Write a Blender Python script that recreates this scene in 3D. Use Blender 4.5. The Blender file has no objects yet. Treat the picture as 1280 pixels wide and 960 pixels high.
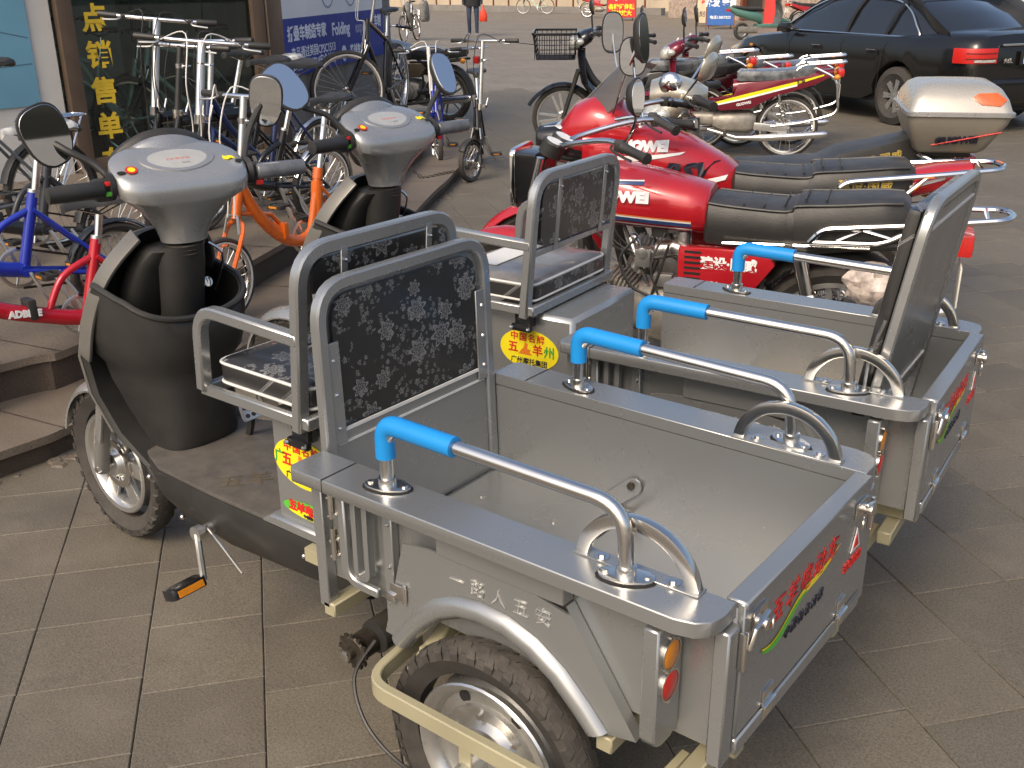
import bpy, bmesh, math, random
from mathutils import Vector as V, Matrix as MX, Euler
R = math.radians
sc = bpy.context.scene
C = sc.collection
# ------------------------------------------------------------------ camera
cd = bpy.data.cameras.new('camera'); cam = bpy.data.objects.new('camera', cd); C.objects.link(cam)
_y, _p, _r = -0.9119, -0.3748, -0.0088
fw = V((math.cos(_y)*math.cos(_p), math.sin(_y)*math.cos(_p), math.sin(_p)))
rt = V((math.sin(_y), -math.cos(_y), 0)); upv = rt.cross(fw)
r2 = rt*math.cos(_r)+upv*math.sin(_r); u2 = -rt*math.sin(_r)+upv*math.cos(_r)
cam.matrix_world = MX(((r2.x, u2.x, -fw.x, -0.5329), (r2.y, u2.y, -fw.y, 1.4864), (r2.z, u2.z, -fw.z, 1.5612), (0, 0, 0, 1)))
cd.sensor_width = 36; cd.lens = 36.42; cd.clip_start = .05; cd.clip_end = 1500
sc.camera = cam
# ------------------------------------------------------------------ sky and sun (hazy sun from the left, beside the camera)
SUN_AZ, SUN_EL = R(96), R(44)          # azimuth measured from +X towards +Y
wd = bpy.data.worlds.new('World'); sc.world = wd; wd.use_nodes = True
_n = wd.node_tree.nodes; _n.clear()
_o = _n.new('ShaderNodeOutputWorld'); _b = _n.new('ShaderNodeBackground'); _s = _n.new('ShaderNodeTexSky')
_s.sky_type = 'NISHITA'; _s.sun_disc = False; _s.sun_elevation = SUN_EL; _s.sun_rotation = math.pi/2-SUN_AZ
_s.air_density = 1.0; _s.dust_density = 6.0; _s.ozone_density = 1.0; _s.altitude = 50
_b.inputs['Strength'].default_value = 0.15
wd.node_tree.links.new(_s.outputs[0], _b.inputs[0]); wd.node_tree.links.new(_b.outputs[0], _o.inputs[0])
sl = bpy.data.lights.new('sun', 'SUN'); so = bpy.data.objects.new('sun', sl); C.objects.link(so)
sl.energy = 1.0; sl.angle = R(18); sl.color = (1, .87, .68)
sd = V((math.cos(SUN_AZ)*math.cos(SUN_EL), math.sin(SUN_AZ)*math.cos(SUN_EL), math.sin(SUN_EL)))
so.rotation_euler = sd.to_track_quat('Z', 'Y').to_euler()
vs = sc.view_settings; vs.view_transform = 'Standard'; vs.look = 'None'; vs.exposure = 0.50; vs.gamma = 1; vs.use_curve_mapping = False
sc.render.engine = 'CYCLES'

# ------------------------------------------------------------------ node helper and materials
class N:
    def __init__(s, name):
        s.m = bpy.data.materials.new(name); s.m.use_nodes = True; s.t = s.m.node_tree; s.n = s.t.nodes
        s.b = s.n['Principled BSDF']; s.out = s.n['Material Output']
        s.tc = s.n.new('ShaderNodeTexCoord'); s.ob = s.tc.outputs['Object']
    def set(s, k, v):
        i = s.b.inputs[k]
        if hasattr(v, 'is_output'): s.t.links.new(v, i)
        else: i.default_value = v
    def link(s, a, b): s.t.links.new(a, b)
    def math(s, op, a, b=None, c=None, clamp=False):
        n = s.n.new('ShaderNodeMath'); n.operation = op; n.use_clamp = clamp
        for i, x in enumerate((a, b, c)):
            if x is None: continue
            if hasattr(x, 'is_output'): s.t.links.new(x, n.inputs[i])
            else: n.inputs[i].default_value = x
        return n.outputs[0]
    def vmath(s, op, a, b=None):
        n = s.n.new('ShaderNodeVectorMath'); n.operation = op
        for i, x in enumerate((a, b)):
            if x is None: continue
            if hasattr(x, 'is_output'): s.t.links.new(x, n.inputs[i])
            else: n.inputs[i].default_value = x
        return n.outputs['Value'] if op in ('LENGTH', 'DOT_PRODUCT', 'DISTANCE') else n.outputs[0]
    def noise(s, scale, detail=4, rough=.55, vec=None, dist=0):
        n = s.n.new('ShaderNodeTexNoise'); n.inputs['Scale'].default_value = scale; n.inputs['Detail'].default_value = detail
        n.inputs['Roughness'].default_value = rough; n.inputs['Distortion'].default_value = dist
        s.t.links.new(vec or s.ob, n.inputs['Vector']); return n.outputs['Fac']
    def ramp(s, f, stops):
        n = s.n.new('ShaderNodeValToRGB'); e = n.color_ramp.elements
        while len(e) < len(stops): e.new(.5)
        for i, (p, c) in enumerate(stops): e[i].position = p; e[i].color = (*c, 1) if len(c) == 3 else c
        s.t.links.new(f, n.inputs[0]); return n.outputs[0]
    def mix(s, f, a, b, mode='MIX'):
        n = s.n.new('ShaderNodeMix'); n.data_type = 'RGBA'; n.blend_type = mode
        for i, x in ((0, f), (6, a), (7, b)):
            if hasattr(x, 'is_output'): s.t.links.new(x, n.inputs[i])
            else: n.inputs[i].default_value = x if i == 0 else (*x, 1)
        return n.outputs[2]
    def bump(s, h, strength=.3, dist=.01):
        n = s.n.new('ShaderNodeBump'); n.inputs['Strength'].default_value = strength; n.inputs['Distance'].default_value = dist
        s.t.links.new(h, n.inputs['Height']); s.t.links.new(n.outputs[0], s.b.inputs['Normal'])
    def sep(s, v):
        n = s.n.new('ShaderNodeSeparateXYZ'); s.t.links.new(v, n.inputs[0]); return n.outputs
    def rand(s): return s.n.new('ShaderNodeObjectInfo').outputs['Random']

def mat(name, col, rough=.5, metal=0., var=.12, vs_=6., bump=0., bs=60., coat=0., rvar=.1, dust=0., trans=0., alpha=1., ior=1.45):
    k = N(name); b = k.b
    f = k.noise(vs_, 5)
    lo = tuple(c*(1-var) for c in col); hi = tuple(min(1, c*(1+var)) for c in col)
    c = k.ramp(f, [(.3, lo), (.7, hi)])
    if dust:
        f2 = k.noise(vs_*2.3, 6, .7); geo = k.n.new('ShaderNodeNewGeometry')
        nz = k.sep(geo.outputs['Normal'])[2]
        fac = k.math('MULTIPLY', k.math('MULTIPLY_ADD', nz, .5, .35, True), k.math('MULTIPLY_ADD', f2, dust*2, -dust*.4, True), clamp=True)
        c = k.mix(fac, c, (.24, .2, .155))
    k.set('Base Color', c)
    k.set('Roughness', k.math('MULTIPLY_ADD', k.noise(vs_*3, 4), rvar*2, rough-rvar, True))
    k.set('Metallic', metal); k.set('Coat Weight', coat); k.set('Coat Roughness', .08); k.set('IOR', ior)
    if trans: k.set('Transmission Weight', trans)
    if alpha < 1: k.set('Alpha', alpha)
    if bump: k.bump(k.noise(bs, 4), bump, .004)
    return k.m

m_silver = mat('silver_paint', (.37, .376, .370), .27, .70, .04, 2, 0, 900, rvar=.03)
m_silver2 = mat('silver_plastic', (.40, .40, .39), .28, .62, .05, 5, 0, 200, coat=.25, dust=.05)
m_steel = mat('stainless', (.72, .69, .64), .21, 1, .05, 8, rvar=.06)
m_chrome = mat('chrome', (.80, .79, .77), .09, 1, .04, 8, rvar=.04)
m_alloy = mat('alloy', (.62, .61, .58), .3, .9, .08, 14, rvar=.08)
m_black = mat('black_plastic', (.022, .022, .021), .42, 0, .2, 8, .15, 500, dust=.12)
m_blackg = mat('black_gloss', (.012, .012, .013), .18, 0, .2, 8, coat=.4)
m_floor = mat('footboard_plastic', (.055, .053, .050), .55, 0, .2, 9, .2, 300, dust=.4)
m_rubber = mat('rubber', (.028, .026, .024), .72, 0, .25, 12, .25, 220, dust=.35)
m_beige = mat('beige_frame_paint', (.33, .30, .19), .38, .05, .08, 6, dust=.2)
m_blue = mat('blue_sleeve', (.012, .235, .60), .38, 0, .05, 6)
m_amber = mat('amber_lens', (.62, .22, .015), .2, 0, .1, 60, .3, 300, coat=.5)
m_redl = mat('red_lens', (.50, .018, .014), .18, 0, .1, 60, .3, 300, coat=.5)
m_white = mat('white_paint', (.72, .71, .68), .4, 0, .05, 6)
m_dark = mat('dark_gap', (.012, .011, .010), .8)
m_grease = mat('greasy_iron', (.06, .05, .038), .45, .6, .4, 30, .4, 120)
m_piping = mat('white_piping', (.66, .64, .6), .35)
m_red = mat('red_paint', (.44, .010, .018), .2, .15, .08, 4, coat=.8, rvar=.05, dust=.1)
m_yellow = mat('sticker_yellow', (.80, .66, .015), .35)
m_green = mat('sticker_green', (.09, .42, .04), .35)
m_inkred = mat('sticker_red', (.56, .022, .018), .4)
m_inkblk = mat('sticker_black', (.018, .018, .03), .45)
m_inkwht = mat('sticker_white', (.78, .77, .75), .4)
m_orange = mat('sticker_orange', (.66, .17, .02), .4)
m_inkgrn = mat('ink_green', (.05, .30, .05), .4)

# ------------------------------------------------------------------ mesh builder
SPLIT = set('rim_stripe stem_clamp seat_stitch screw bolt rivet cross_member chassis_rail sprocket hull_screw rim_slot wheel_bolt vent_slot fork fork_cover strap_rivet lock_rivet gauge gauge_face pedal_hole hinge crease pillar fork_stanchion saddle_rail tyre_band door_seam front_brake hoop_plate flange joint drawn_line brake_lever latch catch plate_border'.split())
CRISP = {'silver_paint', 'beige_frame_paint'}
class MB:
    def __init__(s): s.v = []; s.f = []
    def add(s, vs, fs, M=None):
        o = len(s.v)
        s.v += [tuple(M @ V(p)) if M else tuple(p) for p in vs]
        s.f += [tuple(i+o for i in f) for f in fs]; return s
    def bx(s, x0, x1, y0, y1, z0, z1, M=None):
        return s.add([(x0, y0, z0), (x1, y0, z0), (x1, y1, z0), (x0, y1, z0), (x0, y0, z1), (x1, y0, z1), (x1, y1, z1), (x0, y1, z1)],
            [(3, 2, 1, 0), (4, 5, 6, 7), (0, 1, 5, 4), (1, 2, 6, 5), (2, 3, 7, 6), (3, 0, 4, 7)], M)
    def box(s, c, d, M=None): return s.bx(c[0]-d[0]/2, c[0]+d[0]/2, c[1]-d[1]/2, c[1]+d[1]/2, c[2]-d[2]/2, c[2]+d[2]/2, M)
    def loft(s, rings, cap=True, closed=True, loop=False):
        n = len(rings[0]); o = len(s.v); m = len(rings)
        for r in rings: s.v += [tuple(p) for p in r]
        for i in range(m if loop else m-1):
            a = o+i*n; b = o+((i+1) % m)*n
            for j in range(n if closed else n-1):
                k = (j+1) % n; s.f.append((a+j, a+k, b+k, b+j))
        if cap and closed and not loop:
            s.f.append(tuple(range(o+n-1, o-1, -1))); s.f.append(tuple(o+(m-1)*n+j for j in range(n)))
        return s
    def cyl(s, p0, p1, r0, r1=None, n=12, cap=True):
        p0 = V(p0); p1 = V(p1); r1 = r0 if r1 is None else r1
        a, b = frame(p1-p0)
        return s.loft([[p+(a*math.cos(t)+b*math.sin(t))*r for t in angs(n)] for p, r in ((p0, r0), (p1, r1))], cap)
    def tube(s, pts, r, n=8, closed=False):
        pts = [V(p) for p in pts]; m = len(pts); rings = []; a = None
        for i, p in enumerate(pts):
            d = (pts[(i+1) % m]-pts[i-1]) if closed else (pts[min(i+1, m-1)]-pts[max(i-1, 0)])
            d.normalize()
            a = frame(d)[0] if a is None else (a-d*a.dot(d)).normalized()
            b = d.cross(a); rr = r[i] if isinstance(r, (list, tuple)) else r
            rings.append([p+(a*math.cos(t)+b*math.sin(t))*rr for t in angs(n)])
        return s.loft(rings, loop=closed)
    def strip(s, pts, w, h, up, closed=False):
        """rectangular section swept on a path; w across, h along up"""
        pts = [V(p) for p in pts]; m = len(pts); rings = []; up = V(up)
        for i, p in enumerate(pts):
            d = (pts[(i+1) % m]-pts[i-1]) if closed else (pts[min(i+1, m-1)]-pts[max(i-1, 0)])
            d.normalize(); a = d.cross(up).normalized(); b = a.cross(d).normalized()
            rings.append([p+a*(w/2)*x+b*(h/2)*y for x, y in ((1, 1), (-1, 1), (-1, -1), (1, -1))])
        return s.loft(rings, loop=closed)
    def lathe(s, prof, o=(0, 0, 0), ax=(0, 1, 0), n=32, closed=True):
        """prof: (radius, offset along axis); closed profile = solid ring"""
        o = V(o); ax = V(ax).normalized(); a, b = frame(ax)
        rings = [[o+ax*h+(a*math.cos(t)+b*math.sin(t))*r for r, h in prof] for t in angs(n)]
        return s.loft(rings, cap=False, closed=closed, loop=True)
    def disc(s, c, ax, r, n=20, sx=1., up=None):
        c = V(c); a, b = frame(V(ax))
        if up: b = (V(up)-V(ax).normalized()*V(up).dot(V(ax).normalized())).normalized(); a = b.cross(V(ax).normalized())
        o = len(s.v); s.v += [tuple(c+(a*math.cos(t)*sx+b*math.sin(t))*r) for t in angs(n)]
        s.f.append(tuple(range(o, o+n))); return s
    def prism(s, poly, M, t):
        n = len(poly)
        vs = [(x, y, 0) for x, y in poly]+[(x, y, t) for x, y in poly]
        return s.add(vs, [tuple(range(n-1, -1, -1)), tuple(range(n, 2*n))]+[(i, (i+1) % n, n+(i+1) % n, n+i) for i in range(n)], M)
    def ball(s, c, r, n=12, m=8):
        rx, ry, rz = r if isinstance(r, (tuple, list)) else (r, r, r); c = V(c)
        return s.loft([[c+V((rx*math.sin(p)*math.cos(t), ry*math.sin(p)*math.sin(t), -rz*math.cos(p))) for t in angs(n)] for p in [math.pi*(i+.02)/(m+.04) for i in range(m+1)]])
    def move(s, M): s.v = [tuple(M @ V(p)) for p in s.v]; return s
    def clusters(s, gap=.25):
        """loose pieces grouped when their boxes nearly touch"""
        par = list(range(len(s.v)))
        def find(a):
            while par[a] != a: par[a] = par[par[a]]; a = par[a]
            return a
        for f in s.f:
            r0 = find(f[0])
            for i in f[1:]: par[find(i)] = r0
        isl = {}
        for i in range(len(s.v)): isl.setdefault(find(i), []).append(i)
        bx_ = []
        for k, ids in isl.items():
            lo = [min(s.v[i][a] for i in ids) for a in range(3)]; hi = [max(s.v[i][a] for i in ids) for a in range(3)]; bx_.append([lo, hi, {k}])
        done = False
        while not done:
            done = True
            for i in range(len(bx_)):
                for j in range(i+1, len(bx_)):
                    a, b = bx_[i], bx_[j]; sz = max(max(a[1][q]-a[0][q] for q in range(3)), max(b[1][q]-b[0][q] for q in range(3)))*gap
                    if all(a[0][q]-sz < b[1][q] and b[0][q]-sz < a[1][q] for q in range(3)):
                        bx_[i] = [[min(a[0][q], b[0][q]) for q in range(3)], [max(a[1][q], b[1][q]) for q in range(3)], a[2] | b[2]]; del bx_[j]; done = False; break
                if not done: break
        if len(bx_) < 2: return [s]
        out = []
        for _, _, ks in bx_:
            ids = [i for k in ks for i in isl[k]]; mp = {o: n for n, o in enumerate(ids)}; q = MB()
            q.v = [s.v[i] for i in ids]; q.f = [tuple(mp[i] for i in f) for f in s.f if f[0] in mp]; out.append(q)
        return out
    def build(s, name, m, parent=None, bevel=0., smooth=38, seg=2):
        if name in SPLIT and parent is not None:
            cs = s.clusters()
            if len(cs) > 1: return [c.build_one(name, m, parent, bevel, smooth, seg) for c in cs][0]
        return s.build_one(name, m, parent, bevel, smooth, seg)
    def build_one(s, name, m, parent=None, bevel=0., smooth=38, seg=2):
        if m.name in CRISP: seg = 1
        me = bpy.data.meshes.new(name); me.from_pydata(s.v, [], s.f); me.validate()
        b = bmesh.new(); b.from_mesh(me); bmesh.ops.recalc_face_normals(b, faces=b.faces)
        if bevel:
            es = [e for e in b.edges if len(e.link_faces) == 2 and e.calc_face_angle(0) > R(30)]
            bmesh.ops.bevel(b, geom=es, offset=bevel, segments=seg, profile=.6, affect='EDGES', clamp_overlap=True)
        b.to_mesh(me); b.free()
        for p in me.polygons: p.use_smooth = True
        me.set_sharp_from_angle(angle=R(smooth))
        me.materials.append(m)
        return link(name, me, parent)
def link(name, me, parent=None):
    o = bpy.data.objects.new(name, me); C.objects.link(o); o.parent = parent; return o
def angs(n): return [2*math.pi*i/n for i in range(n)]
def frame(d):
    d = V(d).normalized(); h = V((0, 0, 1)) if abs(d.z) < .9 else V((1, 0, 0))
    a = d.cross(h).normalized(); return a, d.cross(a)
def fillet(pts, r, n=5, closed=False):
    pts = [V(p) for p in pts]; out = []; m = len(pts)
    for i, p in enumerate(pts):
        if not closed and i in (0, m-1): out.append(p); continue
        a = pts[i-1]-p; b = pts[(i+1) % m]-p
        rr = r[i] if isinstance(r, (list, tuple)) else r
        l = min(rr, a.length*.49, b.length*.49); a = p+a.normalized()*l; b = p+b.normalized()*l
        for k in range(n+1):
            t = k/n; out.append(a*(1-t)**2+p*2*t*(1-t)+b*t*t)
    return out
def lerp(a, b, t): return a+(b-a)*t
def smooth_path(pts, k=6):
    pts = [V(p) for p in pts]; out = []
    for i in range(len(pts)-1):
        p0 = pts[max(i-1, 0)]; p1 = pts[i]; p2 = pts[i+1]; p3 = pts[min(i+2, len(pts)-1)]
        for j in range(k):
            t = j/k; out.append(.5*((2*p1)+(p2-p0)*t+(2*p0-5*p1+4*p2-p3)*t*t+(3*p1-p0-3*p2+p3)*t**3))
    out.append(pts[-1]); return out
def empty(name, loc=(0, 0, 0), rz=0., s=1., lean=0.):
    o = bpy.data.objects.new(name, None); C.objects.link(o); o.location = loc
    o.rotation_euler = Euler((lean, 0, rz)); o.scale = (s, s, s); o.empty_display_size = .1; return o
def tag(o, label=None, cat=None, group=None, kind=None):
    for k, x in (('label', label), ('category', cat), ('group', group), ('kind', kind)):
        if x: o[k] = x
    return o
def basis(o, x, y):
    """matrix whose local x/y axes are given world directions"""
    x = V(x).normalized(); y = (V(y)-x*V(y).dot(x)).normalized(); z = x.cross(y)
    return MX(((x.x, y.x, z.x, o[0]), (x.y, y.y, z.y, o[1]), (x.z, y.z, z.z, o[2]), (0, 0, 0, 1)))
def text(name, s, size, M, m, parent=None, bold=0., shear=0., ext=.0008, align='CENTER', space=1., sx=1., res=2):
    cu = bpy.data.curves.new(name, 'FONT'); cu.body = s; cu.size = size; cu.align_x = align; cu.align_y = 'CENTER'
    cu.extrude = ext; cu.offset = bold; cu.shear = shear; cu.space_character = space; cu.resolution_u = res; cu.fill_mode = 'BOTH'
    t = bpy.data.objects.new(name, cu); C.objects.link(t); bpy.context.view_layer.update()
    me = bpy.data.meshes.new_from_object(t.evaluated_get(bpy.context.evaluated_depsgraph_get()))
    bpy.data.objects.remove(t); bpy.data.curves.remove(cu)
    me.name = name; me.transform(M @ MX.Scale(sx, 4, (1, 0, 0))); me.materials.clear(); me.materials.append(m)
    return link(name, me, parent)
def copy_tree(o, parent=None):
    c = o.copy(); C.objects.link(c); c.parent = parent
    for ch in list(o.children): copy_tree(ch, c)
    return c
# ------------------------------------------------------------------ ground, paving, steps
def stone(name, lo, hi, bump=.35, joints=None, rough=.66):
    k = N(name); k.ob = k.n.new('ShaderNodeNewGeometry').outputs['Position']; f = k.noise(1.1, 6, .6); g = k.noise(170, 2, .8); h = k.noise(6, 5, .65)
    c = k.ramp(f, [(.25, lo), (.75, hi)])
    c = k.mix(k.math('MULTIPLY_ADD', g, 2.4, -.75, True), k.mix(1, c, (.58, .56, .54), 'MULTIPLY'), k.mix(1, c, (1.32, 1.29, 1.24), 'MULTIPLY'))
    st = k.math('MULTIPLY_ADD', k.noise(2.3, 6, .7, dist=.6), 3.2, -1.75, True)
    c = k.mix(k.math('MULTIPLY', st, .6), c, (.045, .038, .03))
    c = k.mix(k.math('MULTIPLY_ADD', h, .9, -.42, True), c, tuple(x*1.35 for x in hi))
    if joints is None:
        rv = k.rand(); c = k.mix(1, c, k.ramp(rv, [(0, (.88, .88, .885)), (.55, (1, .99, .98)), (1, (1.10, 1.085, 1.07))]), 'MULTIPLY')
    else:
        mp = k.n.new('ShaderNodeMapping'); mp.inputs['Rotation'].default_value = (0, 0, -R(51)); k.link(k.ob, mp.inputs[0])
        br = k.n.new('ShaderNodeTexBrick'); k.link(mp.outputs[0], br.inputs[0])
        for a, b in (('Scale', 1.), ('Mortar Size', .012), ('Brick Width', .58), ('Row Height', .54), ('Bias', 0), ('Mortar Smooth', .3)): br.inputs[a].default_value = b
        br.inputs['Color1'].default_value = (.93, .93, .93, 1); br.inputs['Color2'].default_value = (1.07, 1.07, 1.07, 1); br.inputs['Mortar'].default_value = (.7, .69, .67, 1)
        c = k.mix(1, c, br.outputs[0], 'MULTIPLY')
    k.set('Base Color', c); k.set('Roughness', k.math('MULTIPLY_ADD', h, .3, rough-.15, True)); k.set('Specular IOR Level', .5)
    k.bump(k.math('ADD', g, k.math('MULTIPLY', h, 1.5)), bump, .003); return k.m
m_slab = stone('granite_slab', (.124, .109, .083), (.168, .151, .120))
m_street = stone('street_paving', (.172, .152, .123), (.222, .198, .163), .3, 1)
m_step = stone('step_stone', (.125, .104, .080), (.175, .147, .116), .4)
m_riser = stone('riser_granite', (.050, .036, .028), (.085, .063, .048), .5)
m_grout = stone('joint_dirt', (.060, .050, .038), (.085, .072, .056), .6, 1)

g = MB()
# one ground sheet: joint bed under the slabs, paved street further out
xs = [-60, -3, 9, 90]; ys = [-130, -11, 6, 60]
for i in range(3):
    for j in range(3):
        if i == 1 and j == 1: continue
        g.add([(xs[i], ys[j], -.004), (xs[i+1], ys[j], -.004), (xs[i+1], ys[j+1], -.004), (xs[i], ys[j+1], -.004)], [(0, 1, 2, 3)])
ground = tag(g.build('street', m_street), kind='structure')
g = MB().add([(-3, -11, -.009), (9, -11, -.009), (9, 6, -.009), (-3, 6, -.009)], [(0, 1, 2, 3)])
pave = tag(g.build('pavement', m_grout), kind='structure')

random.seed(7)
UA, VA = R(141), R(51); ud = V((math.cos(UA), math.sin(UA), 0)); vd = V((math.cos(VA), math.sin(VA), 0))
CP = V((-.533, 1.486, 1.561))
def pix(p):
    d = V(p)-CP; z = d.dot(fw)
    return (640+1294.87*d.dot(r2)/z, 480-1294.87*d.dot(u2)/z, z) if z > .1 else (9e9, 9e9, z)
SW, SL, GAP = .285, .272, .0022
protos = []
for k in range(4):
    b = MB(); w = SW/2-GAP/2; l = SL/2-GAP/2; e = .0025
    b.loft([[(-l, -w, -.008), (l, -w, -.008), (l, w, -.008), (-l, w, -.008)], [(-l, -w, -e), (l, -w, -e), (l, w, -e), (-l, w, -e)],
            [(-l+e, -w+e, 0), (l-e, -w+e, 0), (l-e, w-e, 0), (-l+e, w-e, 0)]])
    o = b.build('paving_slab', m_slab); protos.append(o.data); bpy.data.objects.remove(o)
slabs = []
for j in range(-46, 46):
    off = .08*math.sin(j*2.1)+(.5*SL if j % 2 else 0)
    for i in range(-66, 50):
        c = ud*(i*SL+off-.935)+vd*(j*SW+1.075)
        if not (-3.2 < c.x < 9.2 and -11.2 < c.y < 6.2): continue
        u, v, z = pix(c)
        if not (-700 < u < 2000 and -60 < v < 2600) or z < .15: continue
        slabs.append((z, c, u, v))
slabs.sort(key=lambda a: a[0])
rest = MB(); cnt = 0
for z, c, u, v in slabs:
    M = MX.Translation(c+V((0, 0, random.uniform(-.0012, .0008)))) @ MX.Rotation(UA+random.uniform(-.004, .004), 4, 'Z') @ MX.Rotation(random.uniform(-.004, .004), 4, 'X') @ MX.Rotation(random.uniform(-.004, .004), 4, 'Y')
    if cnt < 300 and -40 < u < 1320 and -20 < v < 1010:
        o = link('paving_slab', protos[cnt % 4], pave); o.matrix_local = M; cnt += 1
    else:
        me = protos[0]; rest.add([p.co for p in me.vertices], [tuple(p.vertices) for p in me.polygons], M)
tag(rest.build('paving_slabs_beyond', m_slab, pave, smooth=30), kind='stuff')

# curved shop steps
def arc(pts, k=6): return smooth_path([(x, y, 0) for x, y in pts], k)
E1 = arc([(2.80, 1.3), (2.74, .05), (2.76, -.25), (2.90, -1.0), (3.38, -2.2), (4.50, -4.08), (4.78, -4.58), (5.27, -5.37), (5.75, -6.1)])
E2 = arc([(3.22, 1.2), (3.14, -.19), (3.11, -.47), (3.42, -1.35), (3.76, -2.1), (4.19, -3.07), (4.885, -4.08), (5.45, -4.96), (5.62, -5.25)])
BACK = [(9.5, -7.5), (9.5, 2.5)]
def slab_step(name, edge, back, z, nose, parent_name):
    top = [(p.x, p.y) for p in edge]+back
    n = len(top); b = MB()
    b.add([(x, y, z) for x, y in top]+[(x, y, z-.03) for x, y in top], [tuple(range(n))]+[(i, (i+1) % n, n+(i+1) % n, n+i) for i in range(n)])
    t = tag(b.build(name, m_step, smooth=20), kind='structure')
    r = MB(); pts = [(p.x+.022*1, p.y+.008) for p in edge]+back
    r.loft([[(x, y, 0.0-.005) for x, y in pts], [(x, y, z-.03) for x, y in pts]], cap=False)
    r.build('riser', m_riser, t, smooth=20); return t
st1 = slab_step('step', E1, [(6.1, -6.0), (6.0, -5.4), (7.2, -4.5), (7.5, 1.5)], .10, .02, '')
st2 = slab_step('shop_platform', E2, [(5.95, -5.6), (8.6, -7.65), (9.5, -7), (9.5, 2.5)], .25, .02, '')
# joints between the tread stones and the crumbled mortar along the foot of the step
jm = MB()
for t in (.12, .25, .38, .5, .62, .75, .87):
    for E, z, d in ((E1, .101, .42), (E2, .251, 1.1)):
        i = int(t*(len(E)-2)); a = E[i]; e = (E[i+1]-E[i]).normalized(); nn = V((-e.y, e.x, 0))
        a = a+nn*.0; q = a+nn*d
        jm.add([a-e*.003+V((0, 0, z+.001)), a+e*.003+V((0, 0, z+.001)), q+e*.003+V((0, 0, z+.001)), q-e*.003+V((0, 0, z+.001))], [(0, 1, 2, 3)])
jm.build('joint', m_riser, st2)
random.seed(3)
rub = MB()
for i in range(150):
    t = random.random(); k = int(t*(len(E1)-2)); p = E1[k].lerp(E1[k+1], random.random())
    if i > 90: p = V((3.45, -3.55, 0)).lerp(V((3.0, -3.0, 0)), random.random())+V((random.gauss(0, .12), random.gauss(0, .1), 0))
    else: p = p+V((-abs(random.gauss(0, .05)), random.gauss(0, .02), 0))
    s = random.uniform(.012, .045)
    rr = [s*random.uniform(.6, 1.1) for _ in range(6)]
    rub.loft([[p+V((rr[q]*math.cos(a), rr[q]*math.sin(a), 0)) for q, a in enumerate(angs(6))], [p+V((rr[q]*.7*math.cos(a), rr[q]*.7*math.sin(a), s*random.uniform(.12, .3))) for q, a in enumerate(angs(6))]])
tag(rub.build('crumbled_mortar', m_step, smooth=20), 'loose crumbled mortar along the foot of the shop step', 'rubble', kind='stuff')

# ------------------------------------------------------------------ shop front
m_wallw = mat('whitewash', (.52, .50, .46), .75, 0, .08, 3, .2, 60)
m_wallg = mat('grey_render', (.20, .185, .165), .8, 0, .15, 2.5, .35, 60)
m_brown = mat('brown_metal', (.115, .082, .060), .4, .25, .12, 7)
m_poster = mat('blue_poster', (.135, .30, .40), .45, 0, .12, 1.2)
m_signblue = mat('sign_blue', (.020, .042, .27), .65, 0, .06, 3)
m_signwht = mat('sign_white', (.70, .71, .72), .6, 0, .04, 3)
m_inklt = mat('ink_pale', (.72, .75, .82), .6)
m_goldtx = mat('gold_letter', (.62, .42, .03), .4)
kg = N('shop_glass'); _t = kg.n.new('ShaderNodeBsdfTransparent'); _t.inputs[0].default_value = (.80, .86, .83, 1); _g = kg.n.new('ShaderNodeBsdfGlossy'); _g.inputs['Roughness'].default_value = .02
_f = kg.n.new('ShaderNodeFresnel'); _f.inputs[0].default_value = 1.5; _mx = kg.n.new('ShaderNodeMixShader')
kg.link(_f.outputs[0], _mx.inputs[0]); kg.link(_t.outputs[0], _mx.inputs[1]); kg.link(_g.outputs[0], _mx.inputs[2]); kg.link(_mx.outputs[0], kg.out.inputs[0]); m_glass = kg.m
def wallM(p, q):
    """local x along the wall from p to q, y up, z out to the street"""
    x = (V((q[0]-p[0], q[1]-p[1], 0))).normalized(); return basis((p[0], p[1], .25), x, (0, 0, 1))
# left wall with a poster
PL, PR = (6.78, -.60), (6.62, -2.58)
root = tag(empty('shop_wall', (0, 0, 0)), 'white shop wall beside the blue poster, left of the glass window', 'wall')
Mw = wallM(PL, PR); lw = math.dist(PL, PR)
MB().bx(0, lw, 0, 3.0, -.2, 0, Mw).build('wall_panel', m_wallw, root)
po = tag(MB().bx(.25, lw-.17, .50, 2.6, .003, .012, Mw).build('poster', m_poster), 'pale blue poster with thin diagonal lines on the white wall', 'poster')
pl = MB()
for a, b, w in (((.9, .6), (1.78, 1.32), .004), ((1.1, .5), (1.7, 1.9), .003), ((.3, 1.3), (1.8, .95), .003), ((.3, .7), (1.8, .78), .003)):
    d = V((b[0]-a[0], b[1]-a[1], 0)).normalized(); n_ = V((-d.y, d.x, 0))*w
    pl.add([(a[0]-n_.x, a[1]-n_.y, .0135), (b[0]-n_.x, b[1]-n_.y, .0135), (b[0]+n_.x, b[1]+n_.y, .0135), (a[0]+n_.x, a[1]+n_.y, .0135)], [(0, 1, 2, 3)], Mw)
pl.build('drawn_line', mat('poster_line', (.07, .14, .20), .5), po)
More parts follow.
